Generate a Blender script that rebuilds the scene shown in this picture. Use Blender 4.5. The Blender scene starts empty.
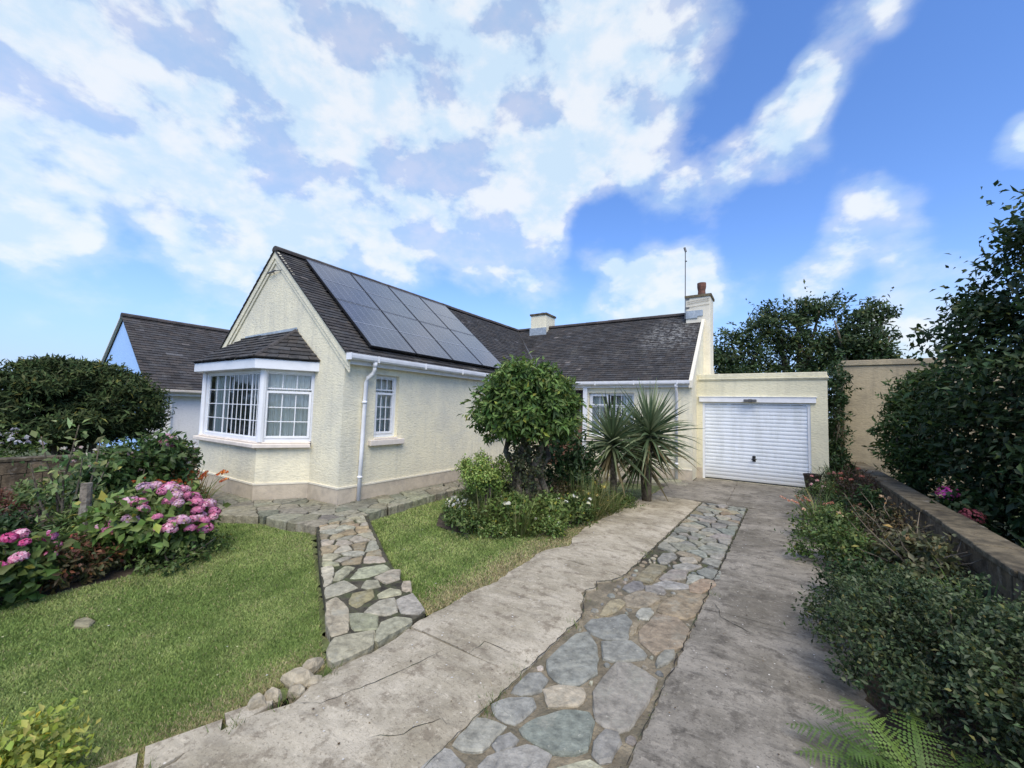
import bpy, math, random
import numpy as np
from mathutils import Vector, Matrix

scene = bpy.context.scene
COL = scene.collection
rad = math.radians
rnd = random.Random(7)

# ------------------------------------------------------------------ tagging
def tag(o, label=None, cat=None, group=None, kind=None):
    if label: o['label'] = label
    if cat: o['category'] = cat
    if group: o['group'] = group
    if kind: o['kind'] = kind
    return o

def empty(name, loc=(0, 0, 0), label=None, cat=None, group=None, parent=None, rz=0.0):
    o = bpy.data.objects.new(name, None)
    COL.objects.link(o)
    o.location = loc
    o.rotation_euler = (0, 0, rz)
    o.empty_display_size = .1
    if parent: o.parent = parent
    return tag(o, label, cat, group)

def root_offset(o):
    v = Vector((0, 0, 0))
    while o is not None:
        v += Vector(o.location)
        o = o.parent
    return v

# ------------------------------------------------------------------ mesh helpers
class MB:
    """collects polygons with a colour per vertex and links them as one mesh object"""
    def __init__(s):
        s.V = []; s.F = []; s.K = []; s.M = []; s.k = (1, 1, 1); s.mi = 0
    def v(s, p):
        s.V.append((p[0], p[1], p[2])); s.K.append(s.k); return len(s.V) - 1
    def face(s, pts):
        s.F.append([s.v(p) for p in pts]); s.M.append(s.mi)
    def fi(s, idx):
        s.F.append(list(idx)); s.M.append(s.mi)
    def box(s, x0, x1, y0, y1, z0, z1):
        s.obox((0, 0, 0), (1, 0, 0), (0, 1, 0), x0, x1, y0, y1, z0, z1)
    def obox(s, O, U, N, u0, u1, d0, d1, z0, z1, W=(0, 0, 1)):
        O = Vector(O); U = Vector(U); N = Vector(N); W = Vector(W)
        c = [O + U * a + N * b + W * d for d in (z0, z1) for b in (d0, d1) for a in (u0, u1)]
        i = [s.v(p) for p in c]
        for f in ((0, 2, 3, 1), (4, 5, 7, 6), (0, 1, 5, 4), (2, 6, 7, 3), (0, 4, 6, 2), (1, 3, 7, 5)):
            s.fi([i[j] for j in f])
    def tube(s, pts, radii, n=8, cap=True):
        pts = [Vector(p) for p in pts]
        if not hasattr(radii, '__len__'): radii = [radii] * len(pts)
        rings = []
        up = Vector((0.13, 0.31, 0.94))
        for i, p in enumerate(pts):
            t = (pts[min(i + 1, len(pts) - 1)] - pts[max(i - 1, 0)]).normalized()
            a = t.cross(up)
            if a.length < 1e-3: a = t.cross(Vector((1, 0, 0)))
            a.normalize(); b = t.cross(a).normalized()
            rings.append([s.v(p + (a * math.cos(2 * math.pi * k / n) + b * math.sin(2 * math.pi * k / n)) * radii[i]) for k in range(n)])
        for r0, r1 in zip(rings[:-1], rings[1:]):
            for k in range(n):
                s.fi([r0[k], r0[(k + 1) % n], r1[(k + 1) % n], r1[k]])
        if cap:
            s.fi(rings[0][::-1]); s.fi(rings[-1])
    def lathe(s, c, prof, n=20):
        rings = [[s.v((c[0] + r * math.cos(2 * math.pi * k / n), c[1] + r * math.sin(2 * math.pi * k / n), c[2] + z)) for k in range(n)] for r, z in prof]
        for r0, r1 in zip(rings[:-1], rings[1:]):
            for k in range(n): s.fi([r0[k], r0[(k + 1) % n], r1[(k + 1) % n], r1[k]])
        s.fi(rings[0][::-1]); s.fi(rings[-1])
    def sweep(s, prof, path_pts, A, B):
        """profile (a,b) in axes A,B swept along straight points"""
        A = Vector(A); B = Vector(B)
        rings = [[s.v(Vector(p) + A * a + B * b) for a, b in prof] for p in path_pts]
        for r0, r1 in zip(rings[:-1], rings[1:]):
            for k in range(len(prof)):
                j = (k + 1) % len(prof)
                s.fi([r0[k], r0[j], r1[j], r1[k]])
        s.fi(rings[0][::-1]); s.fi(rings[-1])
    def prism(s, poly, z0, z1):
        n = len(poly)
        b = [s.v((p[0], p[1], z0)) for p in poly]; t = [s.v((p[0], p[1], z1)) for p in poly]
        s.fi(b[::-1]); s.fi(t)
        for k in range(n): s.fi([b[k], b[(k + 1) % n], t[(k + 1) % n], t[k]])
    def build(s, name, mat, parent=None, smooth=False, bevel=0, world=True):
        me = bpy.data.meshes.new(name)
        off = root_offset(parent) if (parent is not None and world) else Vector((0, 0, 0))
        me.from_pydata([(v[0] - off.x, v[1] - off.y, v[2] - off.z) for v in s.V], [], s.F)
        a = me.attributes.new('col', 'FLOAT_COLOR', 'POINT')
        a.data.foreach_set('color', np.array([(k[0], k[1], k[2], 1) for k in s.K], dtype=np.float32).ravel())
        mats = mat if isinstance(mat, (list, tuple)) else [mat]
        for m in mats: me.materials.append(m)
        if len(mats) > 1: me.polygons.foreach_set('material_index', s.M)
        if smooth: me.polygons.foreach_set('use_smooth', [True] * len(me.polygons))
        me.update()
        o = bpy.data.objects.new(name, me); COL.objects.link(o)
        if parent is not None: o.parent = parent
        if bevel:
            m = o.modifiers.new('bevel', 'BEVEL'); m.width = bevel; m.segments = 2; m.limit_method = 'ANGLE'; m.angle_limit = rad(40)
        return o

def fast_mesh(name, V, T, K, mat, parent=None, smooth=False):
    """triangles/quads from numpy arrays; V local to the parent"""
    me = bpy.data.meshes.new(name)
    V = np.asarray(V, np.float32); T = np.asarray(T, np.int32)
    nf, w = T.shape
    me.vertices.add(len(V)); me.vertices.foreach_set('co', V.ravel())
    me.loops.add(nf * w); me.loops.foreach_set('vertex_index', T.ravel())
    me.polygons.add(nf)
    me.polygons.foreach_set('loop_start', np.arange(0, nf * w, w, dtype=np.int32))
    a = me.attributes.new('col', 'FLOAT_COLOR', 'POINT')
    KK = np.ones((len(V), 4), np.float32); KK[:, :3] = K
    a.data.foreach_set('color', KK.ravel())
    me.materials.append(mat)
    me.update(calc_edges=True)
    if smooth: me.polygons.foreach_set('use_smooth', [True] * nf)
    o = bpy.data.objects.new(name, me); COL.objects.link(o)
    if parent is not None: o.parent = parent
    return o

def copy_tree(o, parent=None):
    c = o.copy(); COL.objects.link(c); c.parent = parent
    for ch in list(o.children): copy_tree(ch, c)
    return c

# ------------------------------------------------------------------ material helpers
class NT:
    def __init__(s, nt): s.nt = nt
    def n(s, t, **kw):
        x = s.nt.nodes.new(t)
        for k, v in kw.items(): setattr(x, k, v)
        return x
    def link(s, a, b): s.nt.links.new(a, b)
    def val(s, sock, v):
        if isinstance(v, bpy.types.NodeSocket): s.link(v, sock)
        else: sock.default_value = v
    def math(s, op, a, b=0.0, c=0.0, clamp=False):
        x = s.n('ShaderNodeMath', operation=op); x.use_clamp = clamp
        s.val(x.inputs[0], a); s.val(x.inputs[1], b)
        if len(x.inputs) > 2: s.val(x.inputs[2], c)
        return x.outputs[0]
    def mix(s, f, a, b, blend='MIX'):
        x = s.n('ShaderNodeMix', data_type='RGBA', blend_type=blend)
        s.val(x.inputs[0], f)
        s.val(x.inputs[6], a if isinstance(a, bpy.types.NodeSocket) else (*a, 1))
        s.val(x.inputs[7], b if isinstance(b, bpy.types.NodeSocket) else (*b, 1))
        return x.outputs[2]
    def noise(s, vec, scale, detail=4, rough=.55, dist=0.0):
        x = s.n('ShaderNodeTexNoise'); s.link(vec, x.inputs['Vector'])
        x.inputs['Scale'].default_value = scale; x.inputs['Detail'].default_value = detail
        x.inputs['Roughness'].default_value = rough; x.inputs['Distortion'].default_value = dist
        return x.outputs[0]
    def ramp(s, f, lo, hi):
        x = s.n('ShaderNodeMapRange', interpolation_type='SMOOTHSTEP')
        s.val(x.inputs[0], f); x.inputs[1].default_value = lo; x.inputs[2].default_value = hi
        return x.outputs[0]
    def scaled(s, vec, sc, rot=(0, 0, 0)):
        x = s.n('ShaderNodeMapping'); s.link(vec, x.inputs[0]); x.inputs['Scale'].default_value = sc
        x.inputs['Rotation'].default_value = rot
        return x.outputs[0]
    def bump(s, h, dist, strength=1.0, normal=None):
        x = s.n('ShaderNodeBump'); s.link(h, x.inputs['Height'])
        x.inputs['Distance'].default_value = dist; x.inputs['Strength'].default_value = strength
        if normal: s.link(normal, x.inputs['Normal'])
        return x.outputs[0]

def new_mat(name):
    m = bpy.data.materials.new(name); m.use_nodes = True
    nt = m.node_tree; nt.nodes.clear()
    h = NT(nt)
    out = h.n('ShaderNodeOutputMaterial'); b = h.n('ShaderNodeBsdfPrincipled')
    h.link(b.outputs[0], out.inputs[0])
    geo = h.n('ShaderNodeNewGeometry')
    h.P = geo.outputs['Position']; h.b = b; h.out = out; h.geo = geo
    return m, h

def simple(name, col, rough=.6, spots=None, var=.12, scale=6, bump=0.0, bscale=60, metal=0.0, spec=.4):
    m, h = new_mat(name)
    n1 = h.noise(h.P, scale, 5, .6); n2 = h.noise(h.P, scale * .17, 3, .5)
    f = h.math('ADD', h.math('MULTIPLY', n1, .6), h.math('MULTIPLY', n2, .4))
    dark = tuple(c * (1 - var * 2.2) for c in col); lite = tuple(min(1, c * (1 + var)) for c in col)
    c = h.mix(h.ramp(f, .35, .65), dark, lite)
    if spots:
        sc, col2, lo, hi, amt = spots
        c = h.mix(h.math('MULTIPLY', h.ramp(h.noise(h.P, sc, 5, .65), lo, hi), amt), c, col2)
    h.link(c, h.b.inputs['Base Color'])
    h.b.inputs['Roughness'].default_value = rough; h.b.inputs['Metallic'].default_value = metal
    h.b.inputs['Specular IOR Level'].default_value = spec
    if bump: h.link(h.bump(h.noise(h.P, bscale, 4, .6), bump), h.b.inputs['Normal'])
    return m

def roughcast(name, col, grey, amt=.5, lowstain=True, seed=0.0, streak=.35):
    m, h = new_mat(name)
    p = h.scaled(h.P, (1, 1, 1.7))
    big = h.noise(h.P, 1.1, 6, .65, .4); mid = h.noise(p, 9, 5, .6)
    st = h.noise(h.scaled(h.P, (2.6, 2.6, .32)), 2.0, 5, .6)
    c = h.mix(h.math('MULTIPLY', h.ramp(big, .40, .66), amt), col, grey)
    c = h.mix(h.math('MULTIPLY', h.ramp(st, .5, .75), streak), c, tuple(g * .86 for g in grey))
    dab = h.noise(h.scaled(h.P, (15, 15, 34)), 1.0, 3, .55, .6)
    c = h.mix(h.math('MULTIPLY', h.ramp(dab, .5, .34), .22), c, tuple(g * .72 for g in grey))
    c = h.mix(h.math('MULTIPLY', h.ramp(mid, .55, .75), .25), c, tuple(min(1, g * 1.15) for g in col))
    sep = h.n('ShaderNodeSeparateXYZ'); h.link(h.P, sep.inputs[0])
    if lowstain:
        run = h.noise(h.scaled(h.P, (6, 6, .6)), 1.0, 6, .7)
        lo = h.math('MULTIPLY', h.ramp(h.math('ADD', sep.outputs[2], h.math('MULTIPLY', mid, .5)), .95, .3), .45)
        c = h.mix(lo, c, tuple(g * .78 for g in grey))
        drip = h.math('MULTIPLY', h.math('MULTIPLY', h.ramp(run, .50, .66), h.math('MAXIMUM', h.math('MULTIPLY', h.ramp(sep.outputs[2], .3, .95), h.ramp(sep.outputs[2], 1.02, .96)), h.ramp(sep.outputs[2], 1.9, 2.45))), .22)
        c = h.mix(drip, c, tuple(g * .72 for g in grey))
    h.link(c, h.b.inputs['Base Color'])
    h.b.inputs['Roughness'].default_value = .92; h.b.inputs['Specular IOR Level'].default_value = .2
    fine = h.noise(h.P, 130, 3, .6)
    hgt = h.math('ADD', h.math('MULTIPLY', dab, 1.0), h.math('MULTIPLY', fine, .22))
    h.link(h.bump(hgt, .028, .42), h.b.inputs['Normal'])
    return m

def attr_mat(name, rough=.8, var=.25, scale=30, bump=0.0, bscale=90, trans=0.0, spec=.3, moss=None, patch=None):
    m, h = new_mat(name)
    at = h.n('ShaderNodeAttribute'); at.attribute_name = 'col'
    c = at.outputs['Color']
    if var:
        n = h.noise(h.P, scale, 5, .65)
        k = h.n('ShaderNodeMapRange'); h.link(n, k.inputs[0]); k.inputs[1].default_value = .3; k.inputs[2].default_value = .7
        k.inputs[3].default_value = 1 - var; k.inputs[4].default_value = 1 + var
        vm = h.n('ShaderNodeVectorMath', operation='SCALE'); h.link(c, vm.inputs[0]); h.link(k.outputs[0], vm.inputs['Scale'])
        c = vm.outputs[0]
    if moss:
        for sc, colr, lo, hi, amt in moss:
            c = h.mix(h.math('MULTIPLY', h.ramp(h.noise(h.P, sc, 6, .7), lo, hi), amt), c, colr)
    if patch:
        vd = h.n('ShaderNodeVectorMath', operation='DISTANCE'); h.link(h.P, vd.inputs[0]); vd.inputs[1].default_value = patch[:3]
        c = h.mix(h.math('MULTIPLY', h.math('MULTIPLY', h.ramp(vd.outputs['Value'], patch[3], .2), h.ramp(h.noise(h.P, 9, 5, .7), .46, .60)), .7), c, (.30, .30, .28))
    h.link(c, h.b.inputs['Base Color'])
    h.b.inputs['Roughness'].default_value = rough; h.b.inputs['Specular IOR Level'].default_value = spec
    if bump: h.link(h.bump(h.noise(h.P, bscale, 5, .65), bump), h.b.inputs['Normal'])
    if trans:
        t = h.n('ShaderNodeBsdfTranslucent'); h.link(c, t.inputs[0])
        mx = h.n('ShaderNodeMixShader'); mx.inputs[0].default_value = trans
        h.link(h.b.outputs[0], mx.inputs[1]); h.link(t.outputs[0], mx.inputs[2]); h.link(mx.outputs[0], h.out.inputs[0])
    return m

M = {}
M['wall'] = roughcast('cream_roughcast', (.84, .78, .57), (.62, .60, .49), .65, streak=.4)
M['gwall'] = roughcast('garage_roughcast', (.79, .74, .53), (.60, .575, .43), .5)
M['beige'] = roughcast('beige_render', (.46, .385, .255), (.30, .26, .185), .8, streak=.6)
M['nwhite'] = roughcast('white_roughcast', (.90, .90, .90), (.80, .81, .82), .4)
M['nskytint'] = roughcast('sky_tinted_roughcast', (.40, .62, .96), (.38, .59, .93), .3, False)  # sky's pale blue put into the white gable's colour so it blends in
M['plinth'] = simple('plinth_paint', (.53, .46, .35), .85, (5, (.33, .29, .25), .5, .72, .5), .08, 8, .004, 40)
M['trim'] = simple('cream_paint', (.76, .71, .57), .7, (7, (.55, .51, .41), .55, .75, .4), .05, 12, .002, 60)
M['sill'] = simple('sill_paint', (.74, .67, .58), .65, (6, (.56, .5, .43), .55, .8, .4), .05, 10, .001, 60)
M['white'] = simple('white_upvc', (.78, .80, .82), .35, (3, (.62, .64, .63), .5, .8, .35), .03, 5)
M['fascia'] = simple('white_fascia', (.80, .81, .82), .5, (9, (.55, .56, .54), .55, .8, .35), .05, 5)
def door_mat():
    m, h = new_mat('garage_door_paint')
    sep = h.n('ShaderNodeSeparateXYZ'); h.link(h.P, sep.inputs[0])
    n = h.noise(h.scaled(h.P, (5, 5, 1.2)), 1, 6, .65); c = h.mix(h.ramp(n, .4, .7), (.80, .84, .87), (.70, .735, .75))
    c = h.mix(h.math('MULTIPLY', h.ramp(h.math('ADD', sep.outputs[2], h.math('MULTIPLY', n, .5)), .75, .2), .6), c, (.45, .43, .38))
    c = h.mix(h.math('MULTIPLY', h.ramp(h.noise(h.P, 26, 4, .7), .6, .72), .3), c, (.5, .5, .47))
    h.link(c, h.b.inputs['Base Color']); h.b.inputs['Roughness'].default_value = .45
    h.link(h.bump(h.noise(h.P, 2.5, 3), .02, .4), h.b.inputs['Normal'])
    return m
M['door'] = door_mat()
M['grey'] = simple('grey_metal', (.16, .16, .16), .5, None, .1, 20, metal=.5)
M['black'] = simple('black_plastic', (.015, .015, .016), .45)
M['lead'] = simple('lead_flashing', (.34, .40, .45), .6, (14, (.55, .6, .62), .5, .7, .5), .12, 9, .002, 30)
M['terracotta'] = simple('terracotta', (.17, .075, .05), .8, (9, (.08, .06, .05), .45, .65, .8), .2, 12, .004, 30)
M['brick'] = simple('brown_brick', (.16, .075, .05), .85, (30, (.28, .22, .18), .55, .6, .6), .2, 22, .006, 40)
M['timber'] = simple('dark_timber', (.035, .022, .016), .6, None, .2, 14)
M['post'] = simple('weathered_post', (.21, .18, .14), .9, (8, (.36, .36, .30), .52, .7, .7), .25, 16, .01, 30)
M['bark'] = simple('bark', (.15, .125, .09), .95, (9, (.16, .17, .10), .5, .7, .6), .3, 18, .02, 22)
M['stem'] = simple('green_stem', (.10, .12, .05), .8, None, .2, 20)
M['twig'] = simple('bare_twig', (.20, .16, .11), .9, None, .2, 20)
M['soil'] = simple('soil', (.055, .042, .03), .95, (6, (.10, .085, .05), .45, .7, .7), .3, 9, .04, 14)
M['ground'] = simple('rough_grass_ground', (.07, .09, .03), .95, (.2, (.11, .10, .05), .4, .7, .6), .2, 1.5, .03, 6)
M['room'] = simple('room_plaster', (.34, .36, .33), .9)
M['wallstone'] = simple('mossy_block_wall', (.165, .125, .078), .95, (7, (.30, .27, .22), .55, .72, .7), .3, 5, .03, 12)
M['cap'] = simple('weathered_coping', (.14, .115, .072), .95, (5, (.30, .28, .23), .6, .7, .75), .3, 7, .02, 18)
M['tile'] = attr_mat('roof_tile', .82, .3, 26, .006, 60, spec=.3, moss=[(2.6, (.12, .115, .10), .52, .72, .55), (13, (.26, .25, .23), .64, .72, .6), (1.1, (.022, .021, .02), .5, .7, .6)], patch=(-2.55, 12.6, 4.1, 1.25))
M['stone'] = attr_mat('paving_stone', .85, .42, 14, .014, 30, spec=.3, moss=[(5, (.34, .33, .26), .50, .72, .65), (30, (.5, .48, .38), .62, .70, .75), (2.4, (.10, .10, .075), .52, .7, .4)])
M['leaf'] = attr_mat('leaf', .5, .12, 40, trans=.28, spec=.32)
M['needle'] = attr_mat('needle', .75, .2, 30, trans=.12, spec=.15)
M['blade'] = attr_mat('grass_blade', .7, .12, 3, trans=.35, spec=.15)
M['petal'] = attr_mat('petal', .7, .1, 50, trans=.3, spec=.15)

def concrete(name, c1, c2, stain, ribdir, ribamt):
    m, h = new_mat(name)
    a = h.noise(h.P, 1.3, 7, .68, .3); b = h.noise(h.P, 7, 6, .7)
    c = h.mix(h.ramp(a, .36, .66), c1, c2)
    c = h.mix(h.math('MULTIPLY', h.ramp(b, .5, .64), .75), c, stain)
    c = h.mix(h.math('MULTIPLY', h.ramp(h.noise(h.P, 2.7, 6, .72, .6), .54, .70), .55), c, tuple(x * .72 for x in stain))
    c = h.mix(h.math('MULTIPLY', h.ramp(h.noise(h.P, 24, 5, .7), .54, .68), .5), c, tuple(min(1, x * 1.25) for x in c2))
    rib = h.noise(h.scaled(h.P, ribdir, (0, 0, rad(14))), 1.0, 5, .65, .5)
    c = h.mix(h.math('MULTIPLY', h.ramp(rib, .52, .70), ribamt), c, tuple(x * .62 for x in stain))
    c = h.mix(h.math('MULTIPLY', h.ramp(h.noise(h.P, 60, 3, .7), .54, .66), .5), c, tuple(x * .6 for x in stain))
    vor = h.n('ShaderNodeTexVoronoi'); vor.inputs['Scale'].default_value = 12; h.link(h.P, vor.inputs['Vector'])
    sp = h.math('LESS_THAN', h.math('ADD', vor.outputs['Distance'], h.math('MULTIPLY', h.noise(h.P, 45, 3), .16)), .135)
    sel = h.math('GREATER_THAN', h.noise(h.P, 3.1, 3), .44)
    c = h.mix(h.math('MULTIPLY', h.math('MULTIPLY', sp, sel), .9), c, (.66, .63, .55))
    h.link(c, h.b.inputs['Base Color']); h.b.inputs['Roughness'].default_value = .92; h.b.inputs['Specular IOR Level'].default_value = .25
    hh = h.math('ADD', h.math('MULTIPLY', rib, 1.1), h.math('ADD', h.math('MULTIPLY', b, .5), h.math('MULTIPLY', h.noise(h.P, 90, 3, .7), .25)))
    h.link(h.bump(hh, .018, .7), h.b.inputs['Normal'])
    return m
M['conc'] = concrete('pale_concrete', (.31, .27, .19), (.50, .445, .335), (.20, .165, .115), (2.2, 6.0, 1), .42)
M['conc2'] = concrete('dark_concrete', (.165, .148, .115), (.31, .28, .225), (.10, .088, .07), (2.6, 8.5, 1), .55)
M['mortar'] = simple('sandy_mortar', (.25, .21, .14), .95, (5, (.13, .115, .075), .45, .65, .8), .2, 12, .02, 40)
M['dirt'] = simple('dark_joint_dirt', (.085, .075, .05), .95, (6, (.07, .085, .03), .45, .65, .8), .3, 12, .02, 40)
M['crack'] = simple('crack_dirt', (.035, .03, .022), .95, (12, (.06, .08, .03), .5, .6, .7))

def glass_mat(name, tint, refl=.16, rough=.03):
    m, h = new_mat(name)
    tr = h.n('ShaderNodeBsdfTransparent'); tr.inputs[0].default_value = (*tint, 1)
    gl = h.n('ShaderNodeBsdfGlossy'); gl.inputs['Roughness'].default_value = rough; gl.inputs[0].default_value = (.95, .97, 1, 1)
    lw = h.n('ShaderNodeLayerWeight'); lw.inputs[0].default_value = .35
    f = h.math('ADD', h.math('MULTIPLY', lw.outputs['Fresnel'], .9), refl, clamp=True)
    mx = h.n('ShaderNodeMixShader'); h.link(f, mx.inputs[0]); h.link(tr.outputs[0], mx.inputs[1]); h.link(gl.outputs[0], mx.inputs[2])
    nz = h.bump(h.noise(h.P, 1.6, 2), .01, .5); h.link(nz, gl.inputs['Normal'])
    h.link(mx.outputs[0], h.out.inputs[0])
    return m
M['glass'] = glass_mat('window_glass', (.92, .96, .95), .05)

def solar_mat():
    m, h = new_mat('solar_cells')
    at = h.n('ShaderNodeAttribute'); at.attribute_name = 'col'     # r = across, g = up the panel (0..1)
    sep = h.n('ShaderNodeSeparateColor'); h.link(at.outputs['Color'], sep.inputs[0])
    def lines(s, n, w):
        f = h.math('FRACT', h.math('MULTIPLY', s, n))
        return h.math('LESS_THAN', h.math('ABSOLUTE', h.math('SUBTRACT', f, .5)), w)
    cells = h.math('MAXIMUM', h.math('MULTIPLY', lines(sep.outputs[0], 6, .016), .75), h.math('MULTIPLY', lines(sep.outputs[1], 20, .03), .4))
    bus = h.math('MULTIPLY', lines(sep.outputs[0], 54, .09), .2)
    c = h.mix(h.ramp(h.noise(h.P, 2, 4), .3, .7), (.030, .036, .060), (.050, .056, .080))
    c = h.mix(h.math('MAXIMUM', cells, bus), c, (.35, .37, .42))
    h.link(c, h.b.inputs['Base Color']); h.b.inputs['Roughness'].default_value = .24
    h.b.inputs['Specular IOR Level'].default_value = .62
    h.b.inputs['Coat Weight'].default_value = .6; h.b.inputs['Coat Roughness'].default_value = .12
    h.link(h.bump(h.noise(h.P, 3, 2), .004, .4), h.b.inputs['Normal'])
    return m
M['solar'] = solar_mat()
M['alu'] = simple('silver_edge', (.50, .52, .55), .35, None, .05, 4, metal=.6)

def curtain_mat():
    m, h = new_mat('net_curtain')
    h.link(h.mix(h.noise(h.scaled(h.P, (30, 30, 1.5)), 1, 3), (.70, .71, .64), (.90, .90, .84)), h.b.inputs['Base Color'])
    h.b.inputs['Roughness'].default_value = .9
    return m
M['curtain'] = curtain_mat()
M['blind'] = simple('dim_curtain', (.22, .26, .26), .9, None, .2, 8)

# ------------------------------------------------------------------ camera
CAM = (0, 0, 1.6707)
R_, U_, F_ = (0.83876, 0.54376, 0.02852), (0.01037, -0.06834, 0.99761), (-0.54441, 0.83646, 0.06296)
cd = bpy.data.cameras.new('camera'); cam = bpy.data.objects.new('camera', cd); COL.objects.link(cam)
cd.sensor_width = 36; cd.lens = 400 / 1024 * 36; cd.clip_start = .05; cd.clip_end = 3000
cam.matrix_world = Matrix(((R_[0], U_[0], -F_[0], CAM[0]), (R_[1], U_[1], -F_[1], CAM[1]), (R_[2], U_[2], -F_[2], CAM[2]), (0, 0, 0, 1)))
scene.camera = cam

# ------------------------------------------------------------------ light and sky
SUN_EL, SUN_AZ = 54, 140          # azimuth clockwise from +Y
sd = bpy.data.lights.new('sun', 'SUN'); sun = bpy.data.objects.new('sun', sd); COL.objects.link(sun)
sd.energy = 3.6; sd.angle = rad(48); sd.color = (1, .92, .74)
dvec = Vector((math.sin(rad(SUN_AZ)) * math.cos(rad(SUN_EL)), math.cos(rad(SUN_AZ)) * math.cos(rad(SUN_EL)), math.sin(rad(SUN_EL))))
sun.rotation_euler = dvec.to_track_quat('Z', 'Y').to_euler()

CLOUDS = [(-0.866, 0.097, 0.49, 8.8, 1), (-0.859, 0.225, 0.46, 11.8, 1), (-0.695, 0.408, 0.593, 19.0, 1), (-0.676, 0.568, 0.47, 13.5, 0.8), (-0.429, 0.66, 0.616, 15, .85), (-0.217, 0.778, 0.589, 10.5, 0.6), (-0.192, 0.682, 0.705, 9.5, 0.65), (-0.862, 0.358, 0.359, 9.6, 0.6), (-0.954, 0.093, 0.285, 4.5, 0.7), (-0.968, 0.131, 0.213, 4.8, 0.5), (-0.934, 0.312, 0.176, 6.1, 0.4), (-0.514, 0.763, 0.393, 8.0, 0.8), (-0.332, 0.87, 0.364, 2.8, 0.7), (-0.224, 0.942, 0.25, 7.6, 1), (-0.091, 0.949, 0.302, 5.1, 0.5), (-0.121, 0.886, 0.447, 4.4, 0.45), (0.002, 0.865, 0.501, 4.8, 0.7), (0.112, 0.802, 0.587, 4.4, 0.72), (0.04, 0.825, 0.55, 3.6, 0.6), (0.175, 0.772, 0.617, 2.4, 0.4), (0.156, 0.918, 0.365, 4.7, 0.85), (0.118, 0.868, 0.482, 2.5, 0.3), (0.073, 0.959, 0.274, 3.5, 0.7), (0.223, 0.952, 0.208, 4.9, 0.75), (0.307, 0.859, 0.409, 2.5, 0.9), (0.2, 0.969, 0.143, 4.3, 0.8), (-0.434, 0.873, 0.222, 5.6, 0.35), (-0.992, 0.101, 0.079, 3.0, 0.4),
          (-0.324, 0.846, 0.424, 4.4, -0.5), (0.208, 0.828, 0.521, 6.5, -0.7), (-0.845, 0.453, 0.285, 4.7, -0.3), (-0.333, 0.646, 0.687, 2.9, -0.2), (-0.06, 0.794, 0.603, 4.5, -0.45), (0.241, 0.885, 0.398, 3.7, -0.4), (-0.016, 0.927, 0.375, 4.2, -0.35), (-0.737, 0.637, 0.227, 8.1, -0.3),
          (-.60, .52, .56, 4, -.2), (-.93, .2, .33, 4, -.2), (.3, -.6, .7, 30, .5), (-.6, -.5, .6, 30, .5), (.8, .1, .6, 25, .5)]
w = bpy.data.worlds.new('World'); scene.world = w; w.use_nodes = True
h = NT(w.node_tree); w.node_tree.nodes.clear()
wo = h.n('ShaderNodeOutputWorld'); bg = h.n('ShaderNodeBackground'); h.link(bg.outputs[0], wo.inputs[0])
sky = h.n('ShaderNodeTexSky', sky_type='NISHITA'); sky.sun_disc = False
sky.sun_elevation = rad(SUN_EL); sky.sun_rotation = rad(SUN_AZ); sky.air_density = 1.0; sky.dust_density = .6; sky.ozone_density = 2.0
tc = h.n('ShaderNodeTexCoord'); D = tc.outputs['Generated']
sep = h.n('ShaderNodeSeparateXYZ'); h.link(D, sep.inputs[0])
zz = h.math('ADD', h.math('MAXIMUM', sep.outputs[2], 0.0), .62)
comb = h.n('ShaderNodeCombineXYZ')
h.link(h.math('DIVIDE', sep.outputs[0], zz), comb.inputs[0]); h.link(h.math('DIVIDE', sep.outputs[1], zz), comb.inputs[1])
Pc = comb.outputs[0]
Dq = h.scaled(D, (1.0, 1.0, 1.55))
n1 = h.noise(Dq, 6.0, 9, .54, .12)
n2 = h.noise(Dq, 17.0, 7, .55, .1)
n3 = h.noise(h.scaled(D, (1.0, 1.0, 1.55)), 9.0, 6, .55)
cov = None
for x, y, z, r, wt in CLOUDS:
    dp = h.n('ShaderNodeVectorMath', operation='DOT_PRODUCT'); h.link(D, dp.inputs[0]); dp.inputs[1].default_value = (x, y, z)
    L = math.sqrt(x * x + y * y + z * z)
    mr = h.n('ShaderNodeMapRange', interpolation_type='SMOOTHSTEP'); h.link(dp.outputs['Value'], mr.inputs[0])
    mr.inputs[1].default_value = L * math.cos(rad(r * 1.35)); mr.inputs[2].default_value = L * math.cos(rad(r * .25))
    mr.inputs[3].default_value = 0; mr.inputs[4].default_value = wt
    cov = mr.outputs[0] if cov is None else h.math('ADD', cov, mr.outputs[0])
cov = h.math('MINIMUM', cov, 1.0)
fb = h.math('ADD', h.math('MULTIPLY', n1, .86), h.math('MULTIPLY', n2, .22))       # ~ .54 mean
dens = h.math('ADD', fb, h.math('MULTIPLY', h.math('SUBTRACT', cov, .5), .36))
core = h.ramp(dens, .55, .73)
veil = h.math('MULTIPLY', h.ramp(dens, .40, .66), .46)
veil = h.math('MULTIPLY', veil, h.ramp(cov, .0, .55))
alpha = h.math('MAXIMUM', core, h.math('MAXIMUM', veil, h.math('MULTIPLY', h.ramp(cov, .55, 1.0), .58)))
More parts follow.
